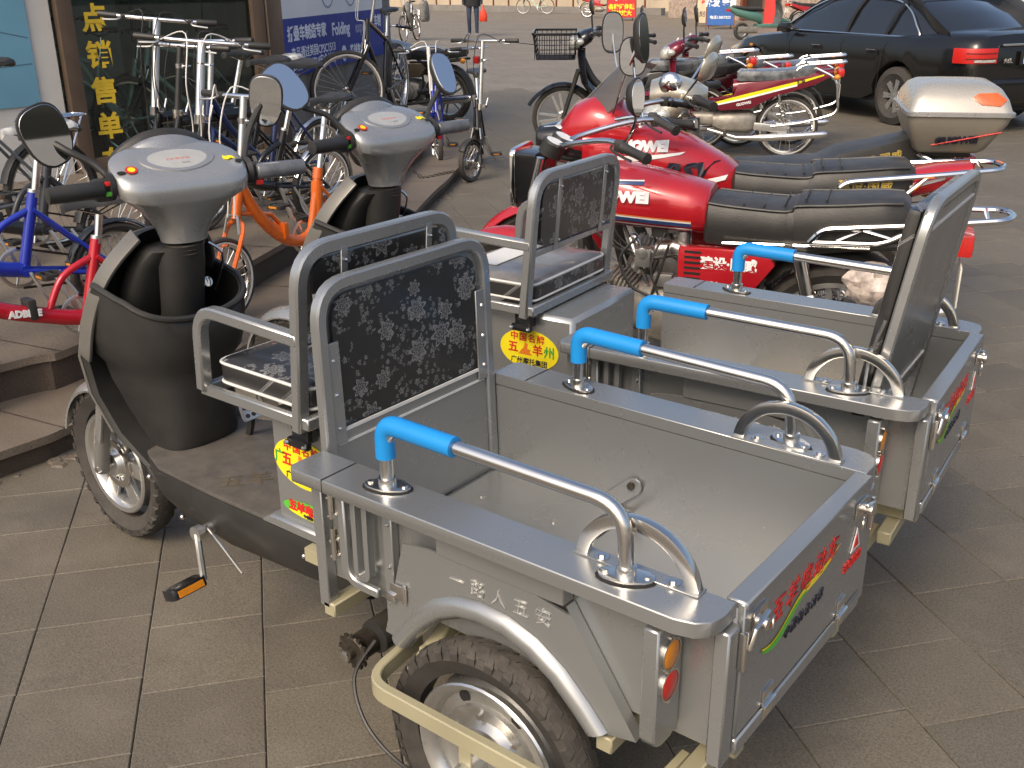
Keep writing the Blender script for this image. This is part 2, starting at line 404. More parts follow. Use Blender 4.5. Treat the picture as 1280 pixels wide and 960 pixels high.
# glazed shop window between two brown posts
GL, GR = (6.60, -2.66), (6.42, -4.20); Mg = wallM(GL, GR); lg = math.dist(GL, GR)
root = tag(empty('shop_window', (0, 0, 0)), 'glazed shop window with yellow vertical lettering between brown posts', 'window')
for x in (0, lg):
    MB().bx(x-.055, x+.055, 0, 2.9, -.05, .05, Mg).build('post', m_brown, root, .006)
MB().bx(.05, lg-.05, -.0, .10, -.04, .04, Mg).build('sill', m_brown, root, .006)
MB().bx(.05, lg-.05, 2.75, 2.9, -.04, .04, Mg).build('head_rail', m_brown, root, .006)
for x0, x1 in ((.056, .50), (.505, 1.08), (1.085, lg-.056)): MB().bx(x0, x1, .10, 2.75, -.004, .004, Mg).build('pane', m_glass, root)
for i, ch in enumerate('点销售单车'):
    text('letter', ch, .195, Mg @ MX.Translation((.22, 1.05-i*.250, .009)), m_goldtx, root, bold=.006)
# shop interior
m_in = mat('interior_wall', (.42, .43, .39), .8, 0, .2, 2)
sh = tag(empty('shop_room', (0, 0, 0)), 'dim shop room behind the glass window', 'shop room')
MB().bx(-.3, lg+.10, 0, 2.95, -2.6, -2.5, Mg).build('back_wall', m_in, sh)
MB().bx(-.4, -.3, 0, 2.95, -2.5, -.06, Mg).build('side_wall', m_in, sh)
MB().bx(lg+.06, lg+.10, 0, 2.95, -2.5, -.06, Mg).build('side_wall', m_in, sh)
MB().bx(-.4, lg+.10, 2.95, 3.0, -2.6, .1, Mg).build('ceiling', m_in, sh)
# wall with the printed sign board
SL0, SR0 = (6.42, -4.26), (8.24, -7.62); Ms = wallM(SL0, SR0); ls = math.dist(SL0, SR0)
root = tag(empty('side_wall', (0, 0, 0)), 'grey rendered wall that carries the blue and white sign board', 'wall')
MB().bx(.0, ls, 0, 3.0, -.22, 0, Ms).build('wall_panel', m_wallg, root)
MB().bx(-.02, .30, -.003, 3.0, .0, .06, Ms).build('pilaster', m_brown, root, .006)
sb = tag(empty('sign_board', (0, 0, 0)), 'large blue and white printed sign board on the grey wall', 'sign')
MB().bx(.36, 3.40, .52, .995, .02, .035, Ms).build('blue_band', m_signblue, sb)
MB().bx(.36, 3.40, .995, 2.6, .02, .035, Ms).build('white_field', m_signwht, sb)
def st(s, sz, x, y, m=m_inklt, b=.004, sx=1.): return text('lettering', s, sz, Ms @ MX.Translation((x, y, .037)), m, sb, bold=b, align='LEFT', sx=sx)
st('折叠车制造专家', .13, .44, .86, sx=1.12); st('Folding', .16, 1.62, .85, sx=1.2); st('expert', .15, 2.36, .84, mat('ink_grey', (.22, .26, .42), .5), .004, 1.15)
st('产品通过美国CPSC1513', .105, .50, .70, b=.001, sx=1.1); st('欧洲EN 14764安全认证', .105, .52, .60, b=.001, sx=1.1)
st('英创车业', .12, 2.15, .62); st('车制', .13, 3.05, .87)
b = MB(); b.lathe([(.075, 0), (.045, 0), (.045, .002), (.075, .002)], Ms @ V((1.95, .62, .037)), Ms.to_3x3() @ V((0, 0, 1)), 24); b.bx(1.925, 1.975, .56, .68, .037, .039, Ms); b.build('emblem', m_inklt, sb)
b = MB()
for cx in (1.55, 2.25): b.lathe([(.20, 0), (.185, 0), (.185, .002), (.20, .002)], Ms @ V((cx, 1.25, .037)), Ms.to_3x3() @ V((0, 0, 1)), 32)
for a, c in (((1.55, 1.25), (1.85, 1.22)), ((1.85, 1.22), (2.2, 1.5)), ((1.75, 1.5), (1.9, 1.2)), ((2.25, 1.25), (2.15, 1.7)), ((1.7, 1.55), (1.82, 1.55))):
    b.tube([Ms @ V((*a, .039)), Ms @ V((*c, .039))], .012, 4)
b.build('printed_bicycle', mat('ink_steel', (.22, .28, .42), .5), sb)
b = MB(); b.lathe([(.05, 0), (.043, 0), (.043, .002), (.05, .002)], Ms @ V((.50, 1.30, .037)), Ms.to_3x3() @ V((0, 0, 1)), 20); b.build('printed_ring', mat('ink_silver', (.4, .42, .45), .5), sb)
st('1', .07, .485, 1.30, mat('ink_silver2', (.4, .42, .45), .5)); st('详', .06, .62, 1.30, mat('ink_silver3', (.4, .42, .45), .5))
# ------------------------------------------------------------------ shared wheel bits
def tyre(b, c, R_, w, ax=(0, 1, 0), n=48, flat=.55):
    h = w/2; ri = R_-w*.85
    b.lathe([(ri, -h*.55), (R_-w*.35, -h), (R_-w*.12, -h*.86), (R_-w*.02, -h*flat), (R_, 0), (R_-w*.02, h*flat), (R_-w*.12, h*.86), (R_-w*.35, h), (ri, h*.55)], c, ax, n)
def tread_blocks(b, c, R_, w, n=34, th=.006):
    """curved chevron lugs round the tyre (axis y)"""
    for i in range(n):
        for s in (1, -1):
            for t0, y0, y1, dt in ((0, .04, .42, .055), (.5, .30, .52, .04)):
                a0 = 2*math.pi*(i+t0+(.25 if s < 0 else 0))/n; ring = []
                for rr, pad in ((R_-.012, 1.), (R_+th*.4, .82)):
                    q = []
                    for yy, da in ((y0, 0), (y1, dt), (y1, dt+.085), (y0, .085)):
                        a = a0+da+.03*(1-pad)*2; r_ = rr-abs(yy)**2*w*.55
                        q.append(V(c)+V((math.cos(a)*r_, s*yy*w, math.sin(a)*r_)))
                    ring.append(q)
                b.loft(ring)
# floral brocade: grey roses and small sprigs on near black
def floral():
    k = N('floral_brocade')
    p = k.sep(k.ob); cb = k.n.new('ShaderNodeCombineXYZ'); k.link(p[1], cb.inputs[0]); k.link(k.math('ADD', p[2], k.math('MULTIPLY', p[0], .8)), cb.inputs[1])
    base = cb.outputs[0]; tot = None
    def layer(scale, rad, petals, rings, seed):
        v = k.n.new('ShaderNodeTexVoronoi'); v.voronoi_dimensions = '2D'; v.inputs['Scale'].default_value = scale; v.inputs['Randomness'].default_value = .75
        q = k.vmath('ADD', base, (seed, seed*1.7, 0)); k.link(q, v.inputs['Vector'])
        sc_ = k.n.new('ShaderNodeVectorMath'); sc_.operation = 'SUBTRACT'; k.link(q, sc_.inputs[0]); k.link(v.outputs['Position'], sc_.inputs[1])
        d = k.sep(sc_.outputs[0]); th = k.math('ARCTAN2', d[1], d[0])
        r = k.vmath('LENGTH', sc_.outputs[0])
        cs = k.sep(v.outputs['Color'])
        wob = k.math('MULTIPLY_ADD', k.math('SINE', k.math('MULTIPLY_ADD', th, petals, k.math('MULTIPLY', cs[0], 6))), .2, .8)
        rr = k.math('DIVIDE', r, k.math('MULTIPLY', wob, k.math('MULTIPLY', rad, k.math('MULTIPLY_ADD', cs[1], .5, .6))))
        inside = k.math('LESS_THAN', rr, 1.0)
        line = k.math('SINE', k.math('ADD', k.math('MULTIPLY', rr, rings*6.283), k.math('MULTIPLY', th, 2.)))
        br = k.math('MULTIPLY_ADD', line, .40, .52, True)
        edge = k.math('GREATER_THAN', rr, .84)
        return k.math('MULTIPLY', inside, k.math('MAXIMUM', br, edge))
    a = layer(11, .031, 7, 2.8, .3); b_ = layer(34, .0085, 5, 1.2, 1.9); c_ = layer(60, .0055, 3, 1., 4.1)
    gate = k.math('GREATER_THAN', k.noise(14, 2, .5, vec=base), .50)
    s = k.math('MAXIMUM', a, k.math('MULTIPLY', gate, k.math('MAXIMUM', b_, c_)))
    s = k.math('MULTIPLY', s, k.math('MULTIPLY_ADD', k.noise(240, 2), .9, .45, True))
    k.set('Base Color', k.ramp(s, [(0, (.016, .015, .014)), (.25, (.03, .029, .028)), (1, (.21, .206, .198))]))
    k.set('Roughness', .42); k.set('Coat Weight', .25); k.set('Coat Roughness', .18); k.bump(k.noise(30, 3), .25, .004); return k.m
m_floral = floral()
m_quilt = floral(); m_quilt.name = 'floral_cushion_under_film'
_b = m_quilt.node_tree.nodes['Principled BSDF']; _b.inputs['Coat Weight'].default_value = .7; _b.inputs['Coat Roughness'].default_value = .22
m_film = mat('dusty_seat_film', (.17, .16, .15), .38, 0, .5, 9, .5, 25, coat=.5)
km = N('mirror_glass'); km.set('Base Color', (.82, .84, .84, 1)); km.set('Metallic', 1.); km.set('Roughness', .02); m_mirror = km.m

m_stamp = mat('stamped_edge', (.58, .575, .55), .35, .5)
m_gauge = mat('gauge_lens', (.36, .36, .34), .12, 0, .06, 30, coat=.6)
m_shield = mat('dusty_grey_shield', (.15, .145, .13), .4, .3, .2, 7, coat=.2, dust=.45)
HW, RW, ZT, ZB, ZF, LX = .264, .093, .706, .434, .464, .879
def mirror(root, base, bends, c, n, up, w, h, glass=True, skew=.25, mcol=None):
    """rear-view mirror: stalk, shell, glass; n = direction the glass looks"""
    n = V(n).normalized(); up = (V(up)-n*V(up).dot(n)).normalized(); a = up.cross(n); c = V(c)
    o = MB(); o.tube(smooth_path([base, *bends, c-n*.03]), [.0095]*1*0 or .0085, 8); st_ = o.build('mirror_stalk', m_black, root)
    def oval(k, d):
        pts = []
        for t in angs(28):
            ct, s_ = math.cos(t), math.sin(t); e = 2.6
            x = math.copysign(abs(ct)**(2/e), ct)*w/2*(1+skew*s_*.5); y = math.copysign(abs(s_)**(2/e), s_)*h/2
            pts.append(c+a*x*k+up*y*k+n*d)
        return pts
    s_ = MB().loft([oval(.35, -.036), oval(.78, -.028), oval(.98, -.008), oval(1., .0), oval(.95, .002)]).build('mirror_shell', mcol or m_black, root)
    MB().loft([oval(.93, .0025), oval(.92, .0032)]).build('mirror_glass', m_mirror, s_)
    return s_

def build_trike(root, fx=0., turn=-.28, second=False):
    P = lambda b, n, m, bev=0., par=None, **k: b.build(n, m, par or root, bev, **k)
    # ---------------- cargo box
    P(MB().bx(.004, LX, -HW, HW, ZF-.012, ZF), 'box_floor', m_silver)
    if not second:
        P(MB().bx(.50, LX-.02, -HW+.012, HW-.012, ZF+.001, ZF+.005), 'floor_hatch', m_silver, .001)
        b = MB()
        for x, y in ((.60, -.12), (.80, -.12), (.80, .12), (.60, .12)): b.cyl((x, y, ZF+.005), (x, y, ZF+.008), .007, n=10)
        P(b, 'screw', m_steel)
        P(MB().bx(.492, .499, -HW+.005, HW-.005, ZF+.0005, ZF+.003), 'seam', m_dark)
        # folded strut with bolt on the right wall
        b = MB(); b.prism([(-.02, -.02), (.06, -.02), (.075, -.012), (.08, 0), (.075, .012), (.06, .02), (-.02, .02)], basis((.53, -HW+.006, .495), (-.75, 0, .66), (.66, 0, .75)), .004); P(b, 'strut_tab', m_silver, .001)
        b = MB(); b.cyl((.49, -HW+.01, .535), (.49, -HW+.018, .535), .009, n=6); P(b, 'bolt', m_grease)
    else:
        P(MB().bx(.20, .62, -HW+.015, HW-.015, ZF+.001, ZF+.012), 'floor_board', mat('plywood', (.34, .29, .22), .7, 0, .25, 7))
        P(MB().strip([(.62, -HW+.015, ZF+.014), (.62, HW-.015, ZF+.014)], .03, .012, (0, 0, 1)), 'board_edge', m_silver)
    for s in (1, -1):
        y = s*HW; y2 = s*(HW+RW)
        lo, hi = sorted((y, y+s*.010))
        P(MB().bx(.004, LX, lo, hi, ZB+.004, ZT-.028), 'side_panel', m_silver)
        # folded rail on top: flat with a down-turned lip, rounded rear corner
        pl_ = [(LX+.002, y), (LX+.002, y2-s*.012), (LX-.010, y2), (.055, y2), (.024, y2-s*.008), (.006, y2-s*.024), (0, y2-s*.05), (0, y)]
        b = MB(); n = len(pl_)
        b.loft([[(x, q, ZT-.027) for x, q in pl_], [(x, q, ZT) for x, q in pl_]]); P(b, 'top_rail', m_silver, .0016)
        P(MB().bx(.785, .787, min(y+s*.003, y2), max(y+s*.003, y2), ZT-.03, ZT+.0012), 'rail_joint', m_dark)
        # tail post
        lo, hi = sorted((s*.266, s*.302))
        P(MB().bx(-.010, .016, lo, hi, ZB-.006, ZT-.033), 'corner_post', m_silver, .003)
        # stainless grab rail with blue sleeve
        yy = s*.305; path = fillet([(.667, yy, ZT), (.667, yy, ZT+.128), (.172, yy-s*.004, ZT+.118), (.165, yy, ZT)], .062, 8)
        gr = P(MB().tube(path, .0125, 14), 'grab_rail', m_steel)
        sl_ = fillet([(.667, yy, ZT+.062), (.667, yy, ZT+.128), (.505, yy-s*.001, ZT+.1248)], .062, 8)
        P(MB().tube(sl_, .0185, 14), 'blue_sleeve', m_blue, .0, gr)
        for x in (.667, .165):
            b = MB(); b.prism([(.045*math.cos(t)*(1 if abs(math.cos(t)) > .5 else .8), .024*math.sin(t)) for t in angs(16)], MX.Translation((x, yy, ZT+.0005)) @ MX.Rotation(.35*s, 4, 'Z'), .006)
            b.cyl((x, yy, ZT), (x, yy, ZT+.022), .0165, n=14)
            for q in (-.032, .032): b.cyl((x+q, yy+q*.35*s, ZT+.006), (x+q, yy+q*.35*s, ZT+.010), .006, n=8)
            P(b, 'flange', m_steel, .001, gr)
            P(MB().prism([(.049*math.cos(t), .028*math.sin(t)) for t in angs(16)], MX.Translation((x, yy, ZT)) @ MX.Rotation(.35*s, 4, 'Z'), .0012), 'gasket', m_dark, 0, gr)
        # low hoop on the inner edge
        yl = s*(HW+.014)
        hp = smooth_path([(.262, yl, ZT), (.250, yl, ZT+.035), (.215, yl, ZT+.070), (.165, yl, ZT+.083), (.115, yl, ZT+.072), (.078, yl, ZT+.040), (.062, yl, ZT)], 4)
        h_ = P(MB().strip(hp, .024, .017, (0, 1, 0)), 'hoop', m_steel, .004)
        P(MB().bx(.050, .275, min(yl-s*.016, yl+s*.014), max(yl-s*.016, yl+s*.014), ZT, ZT+.003), 'hoop_plate', m_silver, .001, h_)
        b = MB()
        for x in (.225, .098): b.cyl((x, yl+s*.003, ZT+.003), (x, yl+s*.003, ZT+.006), .012, n=14).cyl((x, yl+s*.003, ZT+.006), (x, yl+s*.003, ZT+.010), .006, n=6)
        b.cyl((.155, yl, ZT+.088), (.155, yl, ZT+.093), .007, n=8); P(b, 'bolt', m_steel, 0, h_)
        # side below the rail: strip, mudguard plate with arch, slanted return
        yp = s*.300
        lo, hi = sorted((s*.276, yp+s*.006))
        P(MB().bx(.280, .556, lo, hi, .608, .664), 'side_strip', m_silver, .002)
        # arch plate
        arch = [(.655, .378), (.630, .412), (.596, .452), (.555, .488), (.505, .512), (.455, .520), (.40, .516), (.345, .497), (.295, .466), (.25, .424), (.215, .388)]
        top = [(.138, .404), (.278, .606), (.556, .606), (.66, .606), (.677, .482), (.70, .384)]
        poly = [(x, z) for x, z in arch]+top
        # triangulated as quads between arch and top edge
        b = MB(); up_ = []
        for x, z in arch:
            t = (x-.215)/(.655-.215)
            if t < .32: q = t/.32; up_.append((lerp(.138, .278, q), lerp(.404, .606, q)))
            elif t < .86: q = (t-.32)/.54; up_.append((lerp(.278, .640, q), .606))
            else: q = (t-.86)/.14; up_.append((lerp(.640, .70, q), lerp(.606, .384, q)))
        rings = []
        for (ax_, az), (tx, tz) in zip(arch, up_): rings.append([(ax_, yp, az), (tx, yp, tz), (tx, yp-s*.005, tz), (ax_, yp-s*.005, az)])
        b.loft(rings); P(b, 'mudguard_plate', m_silver)
        # bulged rim of the arch
        rr = []
        for i, (x, z) in enumerate(arch):
            cx, cz = .435, .30; d = V((x-cx, 0, z-cz)).normalized(); c_ = V((x, yp, z))
            prof = [(.026, .001), (.020, .011), (.008, .017), (-.006, .016), (-.016, .006), (-.018, -.006), (-.012, -.010), (.0, -.008)]
            rr.append([c_+d*p_+V((0, s*q, 0)) for p_, q in prof])
        P(MB().loft(rr), 'arch_rim', m_silver, 0, smooth=50)
        P(MB().loft([[(.278, s*.276, .606), (.278, yp-s*.001, .606), (.139, yp-s*.001, .404), (.139, s*.276, .404)], [(.284, s*.276, .606), (.284, yp-s*.004, .606), (.145, yp-s*.004, .404), (.145, s*.276, .404)]]), 'mudguard_return', m_silver)
        tx = text('stamped_letter', '一路人五安', .036, basis((.418, yp+s*.0015, .566), (-s, 0, 0), (0, 0, 1)), m_stamp, root, bold=-.0007, space=1.62, ext=.0012)
        # light bracket facing the rear
        lo, hi = sorted((s*.275, s*.352))
        br_ = P(MB().prism([(lo, .668), (lo, .47), (lo+.008, .455), (lo+.022, .446), (hi-.022, .446), (hi-.008, .455), (hi, .47), (hi, .668)], basis((.078, 0, 0), (0, 1, 0), (0, 0, 1)), .028), 'light_bracket', m_silver, .003)
        for z, m_, nm in ((.612, m_amber, 'indicator'), (.556, m_redl, 'brake_light')):
            l_ = P(MB().lathe([(.0, .006), (.018, .0055), (.0235, .003), (.0245, 0), (0, 0)], (.0775, s*.315, z), (-1, 0, 0), 24), nm, m_, 0, br_)
            P(MB().lathe([(.0245, 0), (.0245, .004), (.0275, .004), (.0275, 0)], (.078, s*.315, z), (-1, 0, 0), 24), 'bezel', m_steel, 0, l_)
        b = MB()
        for z in (.640, .524): b.cyl((.0785, s*.315, z), (.075, s*.315, z), .0035, n=8)
        P(b, 'screw', m_steel, 0, br_)
        # hinged front flap: posts, U-bar, hinges
        lo, hi = sorted((s*.274, s*.300))
        P(MB().bx(LX-.022, LX+.006, lo, hi, .372, ZT-.033), 'front_post', m_silver, .002)
        lo, hi = sorted((s*.274, s*.294))
        P(MB().bx(.676, .700, lo, hi, .400, ZT-.034), 'flap_post', m_silver, .002)
        yb = s*.298
        P(MB().strip(fillet([(.800, yb, ZT-.04), (.800, yb, .462), (.712, yb, .462)], .045, 6), .020, .014, (0, 1, 0)), 'flap_bar', m_silver, .003)
        P(MB().strip(fillet([(.765, yb, ZT-.04), (.765, yb, .485), (.735, yb, .485), (.735, yb, ZT-.04)], .03, 5), .012, .016, (0, 1, 0)), 'flap_bar', m_silver, .003)
        b = MB()
        for z0 in (.59, .50): b.cyl((.826, s*.304, z0), (.826, s*.304, z0+.07), .005, n=8).bx(.812, .840, min(s*.293, s*.299), max(s*.293, s*.299), z0+.005, z0+.065)
        P(b, 'hinge', m_steel)
        b = MB()
        for z in (.64, .60, .545, .51): b.ball((.818, s*.300, z), .004, 6, 4).ball((.838, s*.300, z-.01), .004, 6, 4)
        for z in (.62, .53, .45): b.ball((.685, s*.296, z), .004, 6, 4)
        P(b, 'rivet', m_steel)
        b = MB(); b.box((.655, s*.305, .49), (.04, .004, .03)).box((.672, s*.308, .475), (.02, .008, .016)).cyl((.64, s*.305, .47), (.64, s*.305, .51), .004, n=8); P(b, 'catch', m_steel, .001)
        # ---------------- rear wheel
        wc = (.432, s*.306, .232)
        w_ = P(MB().lathe([(.145, -.026), (.155, -.030), (.158, -.026), (.150, -.018), (.140, .0), (.150, .018), (.158, .026), (.155, .030), (.145, .026), (.13, .004), (.13, -.004)], wc, (0, 1, 0), 40), 'wheel', m_alloy)
        b = MB(); tyre(b, wc, .228, .066); tread_blocks(b, wc, .228, .066); P(b, 'tyre', m_rubber, 0, w_, smooth=30)
        b = MB(); b.lathe([(.022, .004), (.095, .004), (.105, .010), (.108, .0), (.105, -.004), (.022, -.004)], (wc[0], wc[1]+s*.006, wc[2]), (0, s, 0), 36)
        b.lathe([(0, .034), (.05, .032), (.066, .026), (.075, .008), (.0, .006)], (wc[0], wc[1], wc[2]), (0, s, 0), 32)
        b.lathe([(.105, .002), (.137, -.006), (.137, -.010), (.105, -.006)], (wc[0], wc[1]+s*.006, wc[2]), (0, s, 0), 36)
        P(b, 'rim_disc', m_alloy, 0, w_)
        b = MB()
        for t in angs(6): b.disc((wc[0]+.120*math.cos(t), wc[1]+s*.0065, wc[2]+.120*math.sin(t)), (0, s, 0), .013, 14)
        P(b, 'rim_slot', m_dark, 0, w_)
        b = MB()
        for t in angs(6): b.cyl((wc[0]+.085*math.cos(t+.3), wc[1]+s*.008, wc[2]+.085*math.sin(t+.3)), (wc[0]+.085*math.cos(t+.3), wc[1]+s*.018, wc[2]+.085*math.sin(t+.3)), .006, n=6)
        P(b, 'wheel_bolt', m_steel, 0, w_)
        # square-tube guard that loops round the wheel
        yg = s*.386
        P(MB().strip(fillet([(.672, s*.235, .345), (.672, yg, .325), (.105, yg, .318), (.085, s*.22, .345)], .055, 6), .019, .036, (0, 0, 1)), 'wheel_guard', m_beige, .0025)
        P(MB().bx(.425, .455, min(s*.374, s*.378), max(s*.374, s*.378), .215, .31), 'axle_bracket', m_beige, .002)
        P(MB().cyl((.440, s*.33, .236), (.440, s*.395, .236), .024, .018, 16), 'axle_hub', m_alloy)
    # chassis
    b = MB()
    for s in (1, -1): b.bx(-.0, 1.02, s*.205-.016, s*.205+.016, .385, .420)
    P(b, 'chassis_rail', m_beige, .003)
    b = MB()
    for x in (.05, .20, .60, .86): b.bx(x-.016, x+.016, -.30, .30, .352, .384)
    P(b, 'cross_member', m_beige, .003)
    P(MB().strip([(.60, .222, .40), (.60, .33, .345)], .03, .03, (0, 0, 1)), 'outrigger', m_beige, .003)
    b = MB(); b.cyl((.432, -.28, .236), (.432, .28, .236), .022, n=14).ball((.432, 0, .236), (.09, .07, .09), 14, 8); P(b, 'rear_axle', m_grease)
    b = MB()
    for s in (1, -1):
        b.lathe([(.030, -.004), (.034, 0), (.030, .004), (.012, .004), (.012, -.004)], (.777, s*.318, .314), (0, 1, 0), 28)
        for t in angs(12): b.box((.777+.034*math.cos(t), s*.318, .314+.034*math.sin(t)), (.009, .006, .009))
        b.cyl((.777, s*.20, .314), (.777, s*.335, .314), .012, n=12).cyl((.777, s*.27, .314), (.777, s*.30, .314), .028, n=16)
    P(b, 'sprocket', m_grease)
    for s in (1, -1): P(MB().cyl((.777, s*.335, .314), (.777, s*.345, .314), .013, n=6), 'axle_nut', m_steel, .002)
    b = MB(); b.cyl((.76, .02, .33), (.765, .27, .325), .036, n=18); P(b, 'drive_shaft', m_black)
    P(MB().tube(smooth_path([(.73, .30, .35), (.75, .345, .28), (.69, .375, .21), (.58, .385, .175), (.47, .39, .215)]), .004, 6), 'brake_cable', m_black)
    # ---------------- tailgate
    tg = P(MB().bx(-.013, -.001, -HW+.002, HW-.002, ZB+.03, ZT-.002), 'tailgate', m_silver, .002)
    P(MB().bx(-.0155, .020, -HW+.004, HW-.004, ZT-.014, ZT+.001), 'tailgate_cap', m_silver, .003, tg)
    P(MB().bx(-.016, -.002, -HW+.002, HW-.002, ZB-.004, ZB+.026), 'tail_sill', m_silver, .003)
    for yy in (.150, -.165):
        b = MB(); b.cyl((-.018, yy-.022, ZB+.03), (-.018, yy+.022, ZB+.03), .0055, n=8); b.bx(-.0165, -.013, yy-.020, yy+.020, ZB+.034, ZB+.06).bx(-.0185, -.016, yy-.018, yy+.018, ZB+.005, ZB+.026)
        P(b, 'tail_hinge', m_steel, .001, tg)
    for s in (1, -1):
        b = MB(); b.bx(-.0165, -.0135, min(s*.185, s*.235), max(s*.185, s*.235), ZT-.062, ZT-.028)
        b.tube([(-.024, s*.262, ZT-.075), (-.026, s*.25, ZT-.045), (-.026, s*.205, ZT-.035)], .0045, 6); b.cyl((-.014, s*.222, ZT-.048), (-.034, s*.222, ZT-.048), .010, n=10)
        b.lathe([(.012, 0), (.009, .003), (.012, .003)], (-.03, s*.19, ZT-.062), (1, .3, 0), 14)
        b.bx(-.022, -.011, min(s*.262, s*.272), max(s*.262, s*.272), ZT-.11, ZT-.045)
        P(b, 'latch', m_steel, .001, tg)
    bt = lambda y, z: basis((-.0142, y, z), (0, -1, 0), (0, 0, 1))
    # swoosh
    for m_, off, k_ in ((m_yellow, 0, 1.), (m_green, -.004, .55)):
        b = MB(); up_, dn = [], []
        for i in range(21):
            t = i/20*k_; y = .190-.315*t; z = .585+.045*t**1.4-.016*math.sin(t*9)*(1-t)+off
            w_ = .015*math.sin(math.pi*min(1, i/20*.96+.04))**.8
            up_.append((-.0146-(.0006 if off else 0), y, z+w_*.5)); dn.append((-.0146-(.0006 if off else 0), y, z-w_*.5))
        b.loft([up_, dn], closed=False); P(b, 'swoosh', m_, 0, tg)
    text('brand_letter', '五羊电动车', .050, bt(.030, .630), m_inkred, tg, bold=.0003, shear=.3, ext=.0005, space=1.24)
    text('motto_letter', '中国驰名商标', .022, bt(.022, .562), m_inkblk, tg, bold=.0002, shear=.2, ext=.001, space=1.55)
    P(MB().prism([(-.022, -.02), (.022, -.02), (0, .024)], bt(-.205, .600), .0012), 'warning_triangle', m_inkwht, 0, tg)
    P(MB().prism([(-.014, -.015), (.014, -.015), (0, .014)], bt(-.205, .600), .0020), 'warning_mark', m_inkred, 0, tg)
    text('warning_letter', '请勿超载！', .020, bt(-.205, .556), m_inkred, tg, bold=.0006, ext=.001)
    # ---------------- board in front of the box (floral towards the cargo)
    def board(M, front, ext):
        """local x right-left(+y), y up, z forward; size .52 x .57"""
        h = .555; zz = lambda p: p
        bd = P(MB().strip(fillet([(-.251, -ext, 0), (-.244, h, 0), (.244, h, 0), (.251, -ext, 0)], .075, 7), .026, .024, (0, 0, 1)).move(M), 'board_frame', m_silver, .004)
        P(MB().bx(-.243, .243, .0, h-.012, .006, .010, M), 'board_back', m_silver, 0, bd)
        if front:
            P(MB().loft([[M @ V((x, y, -.004)) for x, y in [(p.x, p.y) for p in fillet([(-.218, .268, 0), (-.214, h-.024, 0), (.214, h-.024, 0), (.218, .268, 0)], .055, 5, True)]], [M @ V((x, y, .004)) for x, y in [(p.x, p.y) for p in fillet([(-.218, .268, 0), (-.214, h-.024, 0), (.214, h-.024, 0), (.218, .268, 0)], .055, 5, True)]]]), 'floral_panel', m_floral, 0, bd)
            for s in (1, -1):
                P(MB().bx(min(s*.206, s*.240), max(s*.206, s*.240), .235, .445, -.009, -.0045, M), 'side_plate', m_silver, .001, bd)
                b = MB()
                for z in (.27, .34, .41): b.ball(M @ V((s*.225, z, -.009)), .005, 8, 4)
                P(b, 'rivet', m_steel, 0, bd)
            P(MB().bx(-.235, .235, .0, .262, -.003, .003, M), 'lower_panel', m_silver, 0, bd)
            P(MB().bx(-.225, .225, .232, .236, -.006, -.003, M).bx(-.225, .225, .258, .264, -.008, -.003, M), 'crease', m_piping, 0, bd)
        return bd
    if not second:
        board(basis((LX-.006, 0, .470), (0, 1, 0), (.03, 0, 1)), True, 0)
    else:   # tipped back against the tailgate end, lining side towards the seat
        bd = board(basis((.140, -.005, .565), (0, 1, 0), (-.15, 0, 1)), False, .09)
        M = basis((.140, -.005, .565), (0, 1, 0), (-.15, 0, 1))
        P(MB().bx(-.235, .235, .05, .535, -.006, .004, M), 'back_sheet', mat('board_sheet', (.30, .285, .265), .3, .6, .08, 4), 0, bd)
        P(MB().bx(-.238, .238, .06, .54, .016, .046, M), 'floral_pad', m_quilt, .012, bd)
        b = MB()
        for y in (.08, .50): b.bx(-.225, .225, y, y+.006, -.010, -.006, M)
        P(b, 'crease', m_piping, 0, bd)
        P(MB().cyl((.190, .225, ZT-.02), (.190, .225, ZT+.045), .010, n=10), 'prop_pin', m_steel)
        b = MB(); b.tube([M @ V((.262, .30, .02)), M @ V((.275, .22, .03)), M @ V((.270, .12, .02))], .004, 6); P(b, 'prop_wire', m_steel, 0, bd)
        P(MB().box(M @ V((.275, .10, .02)), (.03, .02, .05)), 'prop_foot', m_blackg, .004, bd)
    # ---------------- seat
    f = fx
    P(MB().bx(.93, 1.140+f, -.185, .185, .425, .705), 'seat_box', m_silver, .012)
    P(MB().loft([[(.935, .20, .42), (1.19+f, .20, .42), (1.19+f, -.20, .42), (.935, -.20, .42)], [(.935, .20, .45), (1.15+f, .20, .45), (1.15+f, -.20, .45), (.935, -.20, .45)]]), 'seat_base', m_silver, .006)
    b = MB()
    b.strip([(.97+f, .222, .722), (1.298+f, .222, .722), (1.298+f, -.222, .722), (.97+f, -.222, .722)], .026, .026, (0, 0, 1), True)
    P(b, 'seat_frame', m_silver, .003)
    def rr(x0, x1, y0, y1, z, r=.03): return fillet([(x0, y0, z), (x1, y0, z), (x1, y1, z), (x0, y1, z)], r, 4, True)
    b = MB(); b.loft([rr(.985+f, 1.262+f, -.198, .198, .737), rr(.975+f, 1.272+f, -.206, .206, .750), rr(.975+f, 1.272+f, -.206, .206, .785), rr(.982+f, 1.265+f, -.200, .200, .794), rr(1.02+f, 1.22+f, -.15, .15, .801)])
    cu = P(b, 'cushion', m_quilt if not second else m_film, 0, smooth=60)
    for z in (.788, .744):
        P(MB().tube(rr(.975+f, 1.272+f, -.206, .206, z), .0035, 6, True), 'piping', m_piping, 0, cu)
    if second:
        P(MB().loft([rr(.974+f, 1.273+f, -.207, .207, .748), rr(.974+f, 1.273+f, -.207, .207, .782)], cap=False), 'cushion_side', m_quilt, 0, cu)
        P(MB().bx(1.15+f, 1.24+f, -.06, .12, .8025, .804), 'leaflet', m_white)
